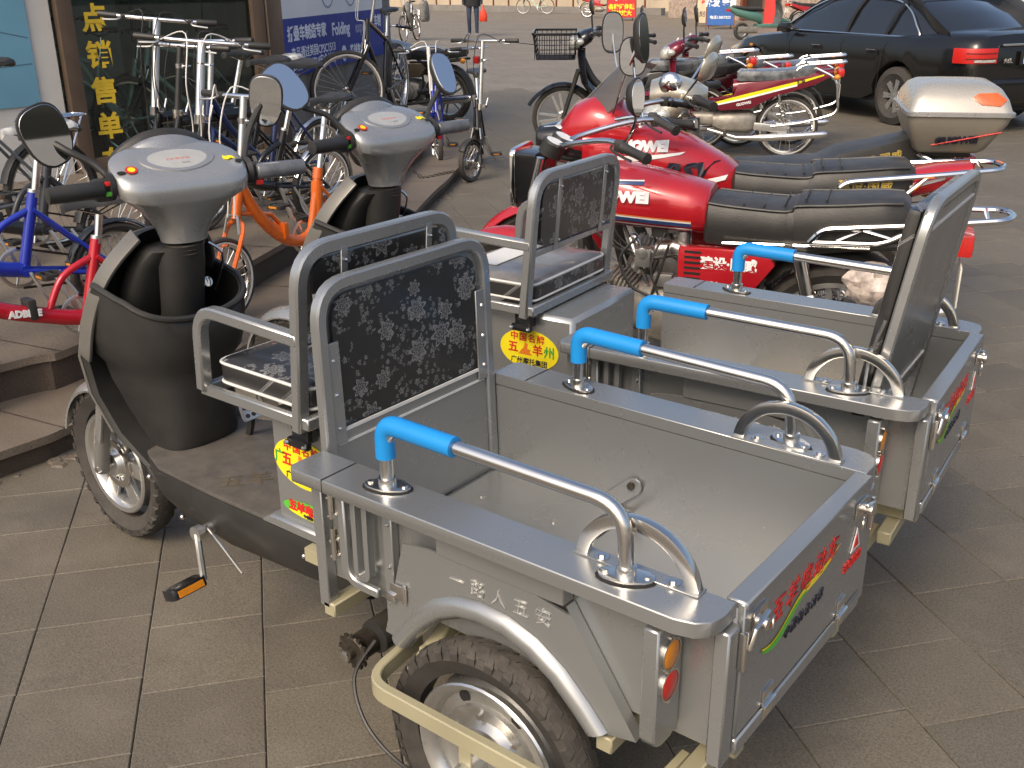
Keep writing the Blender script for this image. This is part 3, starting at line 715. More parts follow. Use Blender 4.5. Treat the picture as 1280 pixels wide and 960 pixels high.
    for s in (1, -1):
        ya = s*.225
        P(MB().strip(fillet([(1.298+f, ya, .722), (1.285+f, ya, .912), (.965+f, ya, .902)], .065, 6), .026, .028, (0, 1, 0)), 'armrest', m_silver, .004)
        b = MB(); b.box((1.00+f, s*.205, .690), (.05, .03, .035)).box((1.00+f, s*.222, .672), (.06, .016, .02)); P(b, 'lock', m_blackg, .004)
        b = MB(); b.ball((.975+f, s*.232, .672), .006, 6, 4).ball((1.028+f, s*.232, .672), .006, 6, 4); P(b, 'lock_rivet', m_steel)
    # backrest frame with two straps
    bx_ = .972+f
    b = MB().strip(fillet([(bx_+.02, .222, .700), (bx_-.015, .222, 1.078), (bx_-.015, -.222, 1.078), (bx_+.02, -.222, .700)], .075, 7), .030, .026, (1, 0, 0))
    bk = P(b, 'backrest_frame', m_silver, .004)
    P(MB().bx(bx_-.008, bx_+.010, -.21, .21, .868, .886), 'backrest_bar', m_silver, .003, bk)
    b = MB(); b.loft([fillet([(x, .195, .892), (x-.012, .195, 1.058), (x-.012, -.195, 1.058), (x, -.195, .892)], .04, 4, True) for x in (bx_-.012, bx_+.012, bx_+.03, bx_+.036)])
    P(b, 'backrest_pad', m_quilt, 0, bk, smooth=60)
    for y in (.112, -.138):
        P(MB().strip([(bx_-.010, y, .872), (bx_-.026, y, 1.072)], .018, .005, (1, 0, 0)), 'strap', m_silver, .001, bk)
        b = MB()
        for z in (.90, 1.045): b.ball((bx_-.021-(z-.9)*.06, y, z), .0045, 6, 4)
        P(b, 'strap_rivet', m_steel, 0, bk)
    # stickers on the left of the seat box
    Ms_ = basis((1.035+f*.5, .1862, .597), (-1, 0, 0), (0, 0, 1))
    e_ = MB().prism([(.095*math.cos(t), .058*math.sin(t)) for t in angs(36)], Ms_, .0008)
    s1 = P(e_, 'yellow_sticker', m_yellow)
    T = lambda x, y, d=.0012: Ms_ @ MX.Translation((x, y, d))
    text('sticker_letter', '中国名牌', .026, T(-.005, .033), m_inkred, s1, bold=.0004, space=1.2)
    text('sticker_letter', '五', .034, T(-.052, .0), m_inkred, s1, bold=.0008); text('sticker_letter', '羊', .034, T(.028, .0), m_inkred, s1, bold=.0008); text('sticker_letter', '广' if not second else '州', .036, T(.066 if second else -.075, .0), m_inkgrn, s1, bold=.0006)
    P(MB().prism([(-.022, -.016), (.022, -.016), (.014, -.008), (.018, 0), (.006, .002), (.008, .016), (-.002, .020), (-.004, .006), (-.014, -.004)], T(-.012, 0, .0009), .0006), 'sticker_emblem', m_orange, 0, s1)
    text('sticker_letter', '广州摩托集团', .020, T(.0, -.036), m_inkblk, s1, bold=.0003)
    Mt_ = basis((1.025+f*.5, .2008, .437) if False else (1.03+f*.5, .1862, .484), (-1, 0, -.0), (0, 0, 1))
    s2 = P(MB().prism([(.085*math.cos(t), .020*math.sin(t)) for t in angs(28)], Mt_, .0007), 'small_sticker', m_green)
    P(MB().prism([(.075*math.cos(t)+.008, .011*math.sin(t)-.008) for t in angs(28)], Mt_, .0011), 'sticker_flash', m_yellow, 0, s2)
    text('sticker_letter', '五羊电动车', .026, Mt_ @ MX.Translation((.0, .003, .0016)), m_inkred, s2, bold=.0014)
    text('sticker_letter', '中国驰名商标', .010, Mt_ @ MX.Translation((.01, -.013, .0016)), m_inkblk, s2, bold=.0002)
    # ---------------- floor and hull
    def hull(hw): return [(.90, hw), (1.38+f, hw), (1.60+f, hw-.01), (1.72+f, hw*.72), (1.76+f, 0)]
    def sym(l): return l+[(x, -y) for x, y in reversed(l[:-1])]
    b = MB(); b.loft([[(x, y, .415) for x, y in sym(hull(.192))], [(x, y, .428) for x, y in sym(hull(.190))]]); P(b, 'footboard', m_floor, .003)
    b = MB(); rings = []
    for z, hw, dx in ((.420, .196, 0), (.40, .200, .0), (.34, .196, -.015), (.295, .178, -.07), (.272, .14, -.16)):
        rings.append([(max(x+dx*(x-.9)/.8, .90), y, z+(.03*max(0, (x-1.45-f))/.3 if x > 1.45 and z < .38 else 0)+(.02*(1.2-x)/.3 if x < 1.2 and z < .33 else 0)) for x, y in sym(hull(hw))])
    b.loft(rings); P(b, 'hull', m_black, 0, smooth=45)
    b = MB()
    for x, z in ((1.62+f, .400), (1.50+f, .325), (1.05, .375)): b.ball((x, .196, z), .007, 8, 5)
    P(b, 'hull_screw', m_steel)
    # etched emblem on the footboard
    text('floor_mark', '五羊', .07, basis((1.36+f, .10, .4285), (-.6, -.8, 0), (.8, -.6, 0)), mat('floor_print', (.10, .075, .045), .6), root, ext=.0003)
    # legshield (outer silver skin, black inner skin)
    lsec = [(.405, 1.66, .165, .040), (.47, 1.775, .168, .03), (.56, 1.850, .170, .025), (.66, 1.870, .172, .025), (.76, 1.830, .172, .03), (.85, 1.785, .160, .04), (.92, 1.745, .132, .04), (.985, 1.705, .082, .03)]
    def shield(off, w_):
        rings = []
        for z, x, hw, bow in lsec:
            rings.append([(x+f+off+bow*(1-(abs(q))**2.), q*(hw+w_), z) for q in [i/8-1 for i in range(17)]])
        return rings
    a_, c_ = shield(.012, .006), shield(-.008, 0)
    b = MB(); b.loft([r_+list(reversed(q)) for r_, q in zip(a_, c_)]); ls_ = P(b, 'legshield', m_black, 0, smooth=50)
    a_, c_ = shield(.022, .010), shield(.0125, .0085)
    b = MB(); b.loft([r_+list(reversed(q)) for r_, q in zip(a_[1:], c_[1:])]); P(b, 'front_panel', m_shield, 0, ls_, smooth=50)
    for s in (1, -1):   # silver cheek along the upper edge of the shield
        b = MB(); pts = [(x+f-.006, s*(hw+.006), z) for z, x, hw, bw in lsec[3:]]
        b.strip(smooth_path(pts, 4), .010, .048, (1, 0, .2)); P(b, 'shield_edge', m_shield, .004, ls_)
        b = MB(); b.strip(smooth_path([(x+f+.035, s*(hw*.78), z) for z, x, hw, bw in lsec[1:4]]), .02, .03, (1, 0, 0)); P(b, 'marker_strip', m_redl, .005, ls_)
    # storage bin
    def dsec(z, xr, hw, xf, n=24):
        out = []
        for i in range(n+1):
            t = math.pi*i/n-math.pi/2
            out.append((xf+f-(xf-xr)*max(0., math.cos(t))**.42, hw*math.copysign(abs(math.sin(t))**.85, math.sin(t)), z))
        return out
    secs = [(.427, 1.612, .108, 1.72), (.44, 1.606, .112, 1.73), (.52, 1.600, .122, 1.79), (.60, 1.600, .134, 1.83), (.645, 1.594, .142, 1.835), (.672, 1.574, .160, 1.84), (.72, 1.562, .170, 1.835), (.775, 1.562, .174, 1.81), (.815, 1.566, .172, 1.785)]
    def wav(r_, z): return [(x, y, zz+(.0 if z < .77 else -.055*((x-f-1.56)/.25)*-1+(-.03*max(0, 1-(x-f-1.56)/.10)))) for x, y, zz in r_]
    outer = [wav(dsec(*s_), s_[0]) for s_ in secs]; inner = [wav(dsec(z, xr+.010, hw-.010, xf), z) for z, xr, hw, xf in reversed(secs[3:])]
    b = MB(); b.loft(outer+inner, closed=False); bn = P(b, 'storage_bin', m_black, 0, smooth=60)
    P(MB().tube(outer[-1], .008, 8), 'bin_rim', m_black, 0, bn)
    # steering column shroud and ignition
    b = MB(); b.loft([[(1.70+f-(z-.62)*.16+.05*math.cos(t)*k_, .060*math.sin(t)*k_, z) for t in angs(20)] for z, k_ in ((.62, 1.), (.80, .95), (.90, 1.0), (.955, .95))]); P(b, 'column_shroud', m_black, 0, smooth=60)
    b = MB(); b.loft([[(cx+f+rx*math.copysign(abs(math.cos(t))**.7, math.cos(t)), ry*math.copysign(abs(math.sin(t))**.7, math.sin(t)), z) for t in angs(28)] for z, cx, rx, ry in ((.56, 1.82, .04, .11), (.70, 1.80, .05, .115), (.82, 1.765, .055, .108), (.90, 1.725, .056, .096), (.945, 1.685, .056, .080), (.952, 1.682, .048, .070))]); cc_ = P(b, 'column_cover', m_black, 0, smooth=50)
    b = MB(); b.cyl((1.655+f, -.06, .84), (1.640+f, -.06, .845), .013, n=14).box((1.635+f, -.06, .846), (.006, .004, .022)); P(b, 'ignition_key', m_steel, 0, cc_)
    b = MB(); b.tube(smooth_path([(1.69+f, -.11, .93), (1.67+f, -.135, .90), (1.68+f, -.13, .85), (1.70+f, -.12, .80)]), .004, 5); P(b, 'lock_wire', m_steel, 0, cc_)
    b = MB()
    for z in (.935, .945, .955): b.lathe([(.030, -.003), (.043, 0), (.030, .003)], (1.64+f, 0, z), (0, 0, 1), 20)
    P(b, 'bellows', m_rubber)
    # brake pedal
    b = MB(); b.strip(smooth_path([(1.575+f, -.085, .425), (1.555+f, -.08, .465), (1.545+f, -.075, .50)]), .016, .012, (0, 1, 0)); P(b, 'brake_lever', m_black)
    Mb_ = basis((1.535+f, -.072, .512), (0, 1, 0), (.55, 0, .83))
    bp = P(MB().prism(fillet2([(-.036, -.024), (.036, -.024), (.030, .026), (-.030, .026)], .012), Mb_, .006), 'brake_pedal', m_alloy, .001)
    b = MB()
    for i in (-1, 0, 1):
        for j in (-.5, .5): b.prism([(.007*math.cos(t)+i*.019, .006*math.sin(t)+j*.022) for t in angs(8)], Mb_ @ MX.Translation((0, 0, -.001)), .008)
    P(b, 'pedal_hole', m_dark, 0, bp)
    # pedal crank
    for s in (1, -1):
        b = MB(); b.cyl((1.385+f, s*.19, .335), (1.385+f, s*.235, .335), .014, n=14).cyl((1.385+f, s*.225, .335), (1.385+f, s*.243, .335), .020, n=14)
        dz, dx = (-.105, -.025) if s > 0 else (.105, .025)
        b.tube(smooth_path([(1.385+f, s*.237, .335), (1.372+f, s*.245, .30) if s > 0 else (1.40+f, s*.245, .37), (1.385+f+dx*1.2, s*.255, .335+dz)]), .0085, 8); P(b, 'crank', m_alloy)
        c_ = (1.385+f+dx*1.2, s*.305, .335+dz)
        pd = P(MB().prism(fillet2([(-.048, -.026), (.048, -.026), (.048, .026), (-.048, .026)], .014), MX.Translation((c_[0], c_[1], c_[2]-.012)) @ MX.Rotation(math.pi/2, 4, 'Z') @ MX.Rotation(.35, 4, 'X'), .026), 'pedal', m_blackg, .003)
        P(MB().bx(-.034, .034, .027, .030, .004, .020, MX.Translation((c_[0], c_[1], c_[2]-.012)) @ MX.Rotation(math.pi/2*-1, 4, 'Z') @ MX.Rotation(-.35, 4, 'X')), 'reflector', m_amber, 0, pd)
        P(MB().bx(-.034, .034, .027, .030, .004, .020, MX.Translation((c_[0], c_[1], c_[2]-.012)) @ MX.Rotation(math.pi/2, 4, 'Z') @ MX.Rotation(.35, 4, 'X')), 'reflector', m_amber, 0, pd)
    P(MB().tube(smooth_path([(1.375+f, .215, .35), (1.31+f, .23, .335), (1.22+f, .24, .29)]), .0035, 6), 'stand_wire', m_steel)
    # ---------------- front wheel and fork (steered)
    SM = MX.Translation((2.0+f, 0, 0)) @ MX.Rotation(turn*.15, 4, 'Z') @ MX.Translation((-1.985-f, 0, 0))
    wc = (2.065+f, 0, .236)
    fwl = P(MB().lathe([(.140, -.030), (.152, -.033), (.156, -.028), (.148, -.016), (.142, 0), (.148, .016), (.156, .028), (.152, .033), (.140, .030), (.128, .012), (.128, -.012)], wc, (0, 1, 0), 40).move(SM), 'wheel', m_alloy)
    b = MB(); tyre(b, wc, .233, .072); tread_blocks(b, wc, .232, .072, 30); P(b.move(SM), 'tyre', m_rubber, 0, fwl, smooth=30)
    b = MB()
    for t in angs(6):
        p0 = V((wc[0]+.03*math.cos(t), 0, wc[2]+.03*math.sin(t))); p1 = V((wc[0]+.135*math.cos(t), 0, wc[2]+.135*math.sin(t)))
        for q in (-1, 1): b.loft([[p+V((-math.sin(t)*w_*u_, v_+q*.012, math.cos(t)*w_*u_)) for u_, v_ in ((1, .006), (-1, .006), (-1, -.006), (1, -.006))] for p, w_ in ((p0, .02), (p1, .028))])
    b.lathe([(.0, .04), (.035, .038), (.042, .02), (.055, .012), (.055, -.012), (.042, -.02), (.035, -.038), (0, -.04)], wc, (0, 1, 0), 24); P(b.move(SM), 'spokes', m_alloy, .002, fwl)
    b = MB(); b.lathe([(.055, .022), (.075, .022), (.075, .026), (.055, .026)], wc, (0, 1, 0), 28); P(b.move(SM), 'brake_disc', m_steel, 0, fwl)
    b = MB()
    for s in (1, -1):
        b.cyl((wc[0]+.012, s*.062, wc[2]-.01), (wc[0]-.055, s*.066, .42), .022, .020, 14).cyl((wc[0]-.055, s*.066, .42), (1.90+f, s*.068, .66), .013, n=10)
    P(b.move(SM), 'fork', mat('fork_grey', (.24, .235, .22), .4, .5))
    b = MB(); b.cyl((wc[0], -.085, wc[2]), (wc[0], .085, wc[2]), .010, n=10); P(b.move(SM), 'axle', m_steel)
    b = MB(); rings = []
    for i in range(15):
        t = R(15)+R(135)*i/14; r_ = .262; c_ = V((wc[0]+r_*math.cos(t), 0, wc[2]+r_*math.sin(t)))
        d = V((math.cos(t), 0, math.sin(t))); rings.append([c_+d*(-.03*abs(q)**2)+V((0, .052*q, 0)) for q in (-1, -.6, 0, .6, 1)]+[c_-d*.006+d*(-.03*abs(q)**2)+V((0, .050*q, 0)) for q in (1, .6, 0, -.6, -1)])
    b.loft(rings); P(b.move(SM), 'front_mudguard', m_silver2, 0, smooth=50)
    b = MB()
    for s in (1, -1): b.strip(smooth_path([(2.03+f, s*.082, .34), (1.985+f, s*.086, .45), (1.93+f, s*.10, .56), (1.885+f, s*.12, .64)]), .03, .008, (0, 1, 0))
    P(b.move(SM), 'fork_cover', m_silver2, .003)
    # ---------------- handlebar head (turned with the steering)
    HM = MX.Translation((1.615+f, 0, 0)) @ MX.Rotation(turn, 4, 'Z')
    def ring(z, cx, rx, ry, e, tilt, n=40, ef=None):
        out = []
        for t in angs(n):
            ct, s_ = math.cos(t), math.sin(t); ee = (ef or e) if ct > 0 else e
            x = math.copysign(abs(ct)**(2/ee), ct)*rx; y = math.copysign(abs(s_)**(2/ee), s_)*ry
            out.append(HM @ V((cx+x, y, z+tilt*x)))
        return out
    b = MB(); b.loft([ring(.965, .03, .048, .056, 2.2, 0), ring(.99, .03, .052, .062, 2.2, .0), ring(1.02, .026, .058, .078, 2.3, .1), ring(1.05, .022, .064, .103, 2.4, .2), ring(1.075, .018, .070, .128, 2.6, .3),
        ring(1.096, .016, .075, .148, 3.2, .38, ef=2.6), ring(1.110, .015, .078, .157, 4.0, .44, ef=2.5), ring(1.138, .015, .080, .160, 4.6, .5, ef=2.3), ring(1.155, .015, .077, .158, 4.2, .5, ef=2.2), ring(1.162, .015, .070, .148, 3.8, .5, ef=2.1), ring(1.166, .013, .05, .11, 3., .5, ef=2.)])
    hd = P(b, 'handlebar_cowl', m_silver2, 0, smooth=42)
    b = MB(); b.loft([ring(1.03, .070, .045, .08, 2.2, .3), ring(1.10, .068, .052, .125, 2.2, .4), ring(1.162, .066, .050, .118, 2.1, .5), ring(1.176, .064, .040, .10, 2.1, .5)]); P(b, 'headlight_shell', m_black, 0, hd, smooth=50)
    for nm, m_, dx, hh, yw in (('visor', m_silver2, 0., .026, .112), ('visor_trim', m_black, .020, .030, .125)):
        rows = []
        for i in range(17):
            y = yw*(i/8-1); k_ = 1-(y/yw)**2; z0 = lambda x: 1.160+.5*(x-.013)-.05*(abs(y)/.16)**3
            rows.append([HM @ V((x, y, z)) for x, z in ((.045+dx+.03*(1-k_), z0(.045+dx)-.004), (.060+dx+.012*(1-k_), z0(.058+dx)+hh*.75*k_), (.074+dx, z0(.066+dx)+hh*k_), (.088+dx, z0(.07+dx)+hh*.7*k_), (.094+dx, z0(.06+dx)-.02))])
        P(MB().loft(rows), nm, m_, 0, hd, smooth=55)
    g_ = lambda z, k_, dz: [HM @ V((.004+.043*math.cos(t)*k_, .090*math.sin(t)*k_*(1+.14*math.cos(t)), z+.5*.043*math.cos(t)*k_+dz)) for t in angs(36)]
    P(MB().loft([g_(1.157, 1, .0), g_(1.157, .985, .0075), g_(1.157, .94, .008)]), 'gauge_bezel', m_silver2, 0, hd)
    P(MB().loft([g_(1.157, .935, .0072), g_(1.157, .5, .0095)]), 'gauge_lens', m_gauge, 0, hd)
    gb = lambda x, y, dz=.0100: HM @ basis((x, y, 1.1565+.5*(x-.004)+dz), (0, -1, 0), (.894, 0, .447))
    text('gauge_mark', '0 20 40 60 80', .010, gb(.002, 0), m_inkred, hd, ext=.0002); text('gauge_mark', '· · · · ·  km/h', .009, gb(-.014, 0), m_inkblk, hd, ext=.0002)
    rs_ = P(MB().prism([(.014*math.cos(t), .014*math.sin(t)) for t in angs(20)], gb(-.016, .118, .0055), .0015), 'round_sticker', m_inkred, 0, hd)
    P(MB().prism([(.009*math.cos(t), .009*math.sin(t)) for t in angs(16)], gb(-.016, .118, .0058), .0017), 'sticker_centre', m_yellow, 0, hd)
    P(MB().prism([(-.014, -.006), (-.004, -.010), (.006, -.004), (.015, -.008), (.012, .002), (.004, .006), (-.006, .004), (-.012, .008)], gb(-.006, -.120, .0052), .0015), 'yellow_mark', m_yellow, 0, hd)
    b = MB()
    for s in (1, -1): b.prism([(.010*math.cos(t), .006*math.sin(t)) for t in angs(12)], gb(-.018, s*.142, .0025), .0015)
    P(b, 'vent_slot', m_dark, 0, hd)
    for s in (1, -1):
        b = MB(); b.lathe([(.0, .0), (.030, 0), (.034, .012), (.0, .012)], HM @ V((.0, s*.160, 1.118)), HM.to_3x3() @ V((0, s, 0)), 20); P(b, 'cowl_mouth', m_black, 0, hd)
        gp = P(MB().lathe([(0, .165), (.017, .165), (.020, .17), (.020, .255), (.0185, .29), (.0, .292)], HM @ V((-.003, s*.02, 1.116)), HM.to_3x3() @ V((-.06, s, .0)), 18), 'grip', m_black if s > 0 else mat('grip_film', (.10, .105, .115), .25, 0, .2, 30, coat=.5), 0, hd, smooth=60)
        P(MB().box((0, 0, 0), (.040, .046, .050)).move(HM @ MX.Translation((.002, s*.182, 1.112))), 'switch_block', m_black, .008, hd)
        if s > 0:
            P(MB().box((-.020, s*.176, 1.128), (.008, .014, .010)).move(HM), 'red_switch', m_inkred, .002, hd)
            P(MB().box((-.021, s*.176, 1.105), (.008, .018, .010)).move(HM), 'green_switch', m_green, .002, hd)
        else:
            P(MB().box((-.019, s*.190, 1.090), (.006, .018, .012)).move(HM), 'red_switch', m_inkred, .002, hd)
        b = MB(); b.tube(smooth_path([HM @ V((.03, s*.16, 1.115)), HM @ V((.075, s*.21, 1.11)), HM @ V((.07, s*.29, 1.10))]), .006, 6); P(b, 'brake_hand_lever', m_alloy, 0, hd)
    return HM, hd
def fillet2(pts, r): return [(p.x, p.y) for p in fillet([(x, y, 0) for x, y in pts], r, 3, True)]

tr1 = tag(empty('cargo_tricycle'), 'silver electric cargo tricycle in front, floral board up between seat and empty box', 'tricycle', 'silver cargo tricycles')
HM, hd = build_trike(tr1)
mirror(tr1, HM @ V((.01, .165, 1.14)), [HM @ V((.03, .19, 1.17)), HM @ V((.05, .235, 1.20))], HM @ V((.065, .270, 1.235)), (-1, .05, .06), (0, .35, 1), .112, .145)
mirror(tr1, HM @ V((.02, -.17, 1.14)), [HM @ V((.05, -.20, 1.20)), HM @ V((.06, -.24, 1.26))], HM @ V((.05, -.255, 1.275)), (-.55, .75, -.2), (0, -.25, 1), .085, .135)
tr2 = tag(empty('cargo_tricycle', (.0354, -.9544, 0), .0779), 'silver electric cargo tricycle behind, its board tipped back in the box', 'tricycle', 'silver cargo tricycles')
HM, hd = build_trike(tr2, .07, -.16, True)
mirror(tr2, HM @ V((.01, .165, 1.14)), [HM @ V((.04, .20, 1.19)), HM @ V((.07, .27, 1.22))], HM @ V((.085, .305, 1.275)), (-.85, .25, .55), (0, .45, 1), .12, .15)
mirror(tr2, HM @ V((.02, -.17, 1.14)), [HM @ V((.05, -.22, 1.18)), HM @ V((.06, -.28, 1.24))], HM @ V((.05, -.285, 1.275)), (-.8, .2, .55), (0, -.1, 1), .08, .15)
# ------------------------------------------------------------------ motorcycles
m_seat = mat('seat_vinyl', (.020, .020, .019), .40, 0, .2, 5, .25, 260, dust=.16)
m_film2 = mat('seat_film', (.10, .105, .11), .24, .1, .7, 14, 1.0, 22, coat=.8)
m_maroon = mat('maroon_paint', (.16, .008, .022), .22, .15, .08, 4, coat=.7)
m_champ = mat('champagne_paint', (.46, .425, .345), .26, .55, .06, 5, coat=.6)
m_headl = mat('headlamp_glass', (.55, .55, .50), .1, .35, .3, 40, .3, 90, coat=1.)
m_engine = mat('engine_casting', (.30, .275, .235), .5, .6, .25, 22, .4, 120)
m_bluestripe = mat('stripe_blue', (.03, .07, .20), .3); m_orstripe = mat('stripe_orange', (.70, .20, .03), .3)
m_smoke = mat('smoked_screen', (.09, .08, .065), .10, 0, .1, 4, coat=1., alpha=.82)
m_gold = mat('gold_print', (.50, .36, .08), .4, .3)
m_plate = mat('number_plate', (.62, .60, .52), .45)
m_bag = mat('plastic_bag', (.50, .42, .36), .3, 0, .5, 30, 1., 35, coat=.4)

def sring(x, zc, hw, hh, e=2.4, n=20, yc=0., top=None):
    out = []
    for t in angs(n):
        c_, s_ = math.cos(t), math.sin(t)
        out.append((x, yc+math.copysign(abs(c_)**(2/e), c_)*hw, zc+math.copysign(abs(s_)**(2/e), s_)*(hh if s_ > 0 or top is None else top)))
    return out
def spoke_wheel(root, c, R_, w, wire=True, white=False, par=None, n=20, name='wheel', M=None):
    mv = (lambda b: b.move(M)) if M else (lambda b: b)
    ri = R_-w*.95
    wh = mv(MB().lathe([(ri, -w*.32), (ri+w*.22, -w*.36), (ri+w*.22, -w*.28), (ri+.004, 0), (ri+w*.22, w*.28), (ri+w*.22, w*.36), (ri, w*.32), (ri-.006, 0)], c, (0, 1, 0), 40)).build(name, m_chrome if wire else m_alloy, root, smooth=50)
    b = MB(); tyre(b, c, R_, w, n=44); mv(b).build('tyre', m_rubber, wh)
    if white:
        b = MB()
        for s in (1, -1): b.lathe([(ri+w*.25, 0), (ri+w*.45, s*w*.06), (ri+w*.45, s*w*.065), (ri+w*.25, s*.002)], (c[0], c[1]+s*w*.44, c[2]), (0, 1, 0), 40)
        mv(b).build('tyre_band', m_piping, wh)
    b = MB()
    if wire:
        for i in range(n):
            a = 2*math.pi*i/n; s = 1 if i % 2 else -1; d = .35*(1 if (i//2) % 2 else -1)
            b.cyl((c[0]+.025*math.cos(a+d*2), c[1]+s*.028, c[2]+.025*math.sin(a+d*2)), (c[0]+ri*math.cos(a), c[1], c[2]+ri*math.sin(a)), .0016, n=3, cap=False)
        b.lathe([(.0, .04), (.02, .04), (.026, .03), (.014, .02), (.014, -.02), (.026, -.03), (.02, -.04), (0, -.04)], c, (0, 1, 0), 14)
    else:
        for i in range(5):
            a = 2*math.pi*i/5
            for da in (-.16, .16):
                b.loft([[V(c)+V((math.cos(a+da*k_)*r_-math.sin(a)*u_*q, v_, math.sin(a+da*k_)*r_+math.cos(a)*u_*q)) for u_, v_ in ((1, .010), (-1, .010), (-1, -.010), (1, -.010))] for r_, q, k_ in ((.05, .011, 2.), (ri+.004, .009, 1.))])
        b.lathe([(.0, .05), (.05, .05), (.06, .03), (.06, -.03), (.05, -.05), (0, -.05)], c, (0, 1, 0), 20)
    mv(b).build('spokes', m_steel if wire else m_alloy, wh); return wh
def grip_set(root, c, ends, rise=0., r=.011, mbar=None, lever=True, glen=.12):
    """handlebar from list of points, grips and levers at both ends"""
    hb = MB().tube(smooth_path(ends, 5), r, 10).build('handlebar', mbar or m_chrome, root)
    for a, b_ in ((V(ends[0]), V(ends[1])), (V(ends[-1]), V(ends[-2]))):
        d = (b_-a).normalized()
        MB().lathe([(0, -.012), (r*1.8, -.010), (r*1.9, .0), (r*1.55, .008), (r*1.5, glen*.5), (r*1.7, glen*.9), (r*2.0, glen), (0, glen)], a, d, 14).build('grip', m_black, hb, smooth=50)
        MB().box((0, 0, 0), (.035, .035, .04)).move(MX.Translation(a+d*(glen+.025))).build('switch_block', m_black, hb, .008)
        if lever: MB().tube(smooth_path([a+d*(glen+.02)+V((.03, 0, 0)), a+d*(glen-.02)+V((.055, 0, -.004)), a+d*.03+V((.06, 0, -.008)), a+V((.05, 0, -.012))]), .005, 6).build('lever', m_black, hb)
    return hb
def rack(root, x0, x1, z, w, m=None, drop=.16):
    r = MB(); y = w/2
    r.tube(fillet([(x0, y, z-.01), (x1, y*.8, z+.012), (x1, -y*.8, z+.012), (x0, -y, z-.01)], .05, 6), .009, 8)
    for k in (.3, .6): r.tube([(lerp(x0, x1, k), y*.9, z), (lerp(x0, x1, k), -y*.9, z)], .006, 6)
    r.tube([(x0, .02, z-.01), (x1, .02, z+.012)], .006, 6)
    for s in (1, -1): r.tube(smooth_path([(x0+.02, s*y, z-.01), (x0+.10, s*(y+.01), z-.05), (x0+.14, s*(y+.02), z-drop)]), .008, 6)
    return r.build('rear_rack', m or m_chrome, root)
def rmirror(root, base, bend, c, n, w, h, round_=False, stalk=None, shell=None, up=(0, 0, 1)):
    o = MB().tube(smooth_path([base, bend, c]), .005, 7).build('mirror_stalk', stalk or m_chrome, root)
    n = V(n).normalized(); c = V(c); u_ = (V(up)-n*V(up).dot(n)).normalized(); a = u_.cross(n)
    def ov(k, d, e=2. if round_ else 2.7): return [c+a*math.copysign(abs(math.cos(t))**(2/e), math.cos(t))*w/2*k+u_*math.copysign(abs(math.sin(t))**(2/e), math.sin(t))*h/2*k+n*d for t in angs(24)]
    s_ = MB().loft([ov(.3, -.032), ov(.75, -.024), ov(1, -.004), ov(1, .004)]).build('mirror_shell', shell or m_black, root, smooth=60)
    MB().loft([ov(.93, .0045), ov(.92, .0055)]).build('mirror_glass', m_mirror, s_)

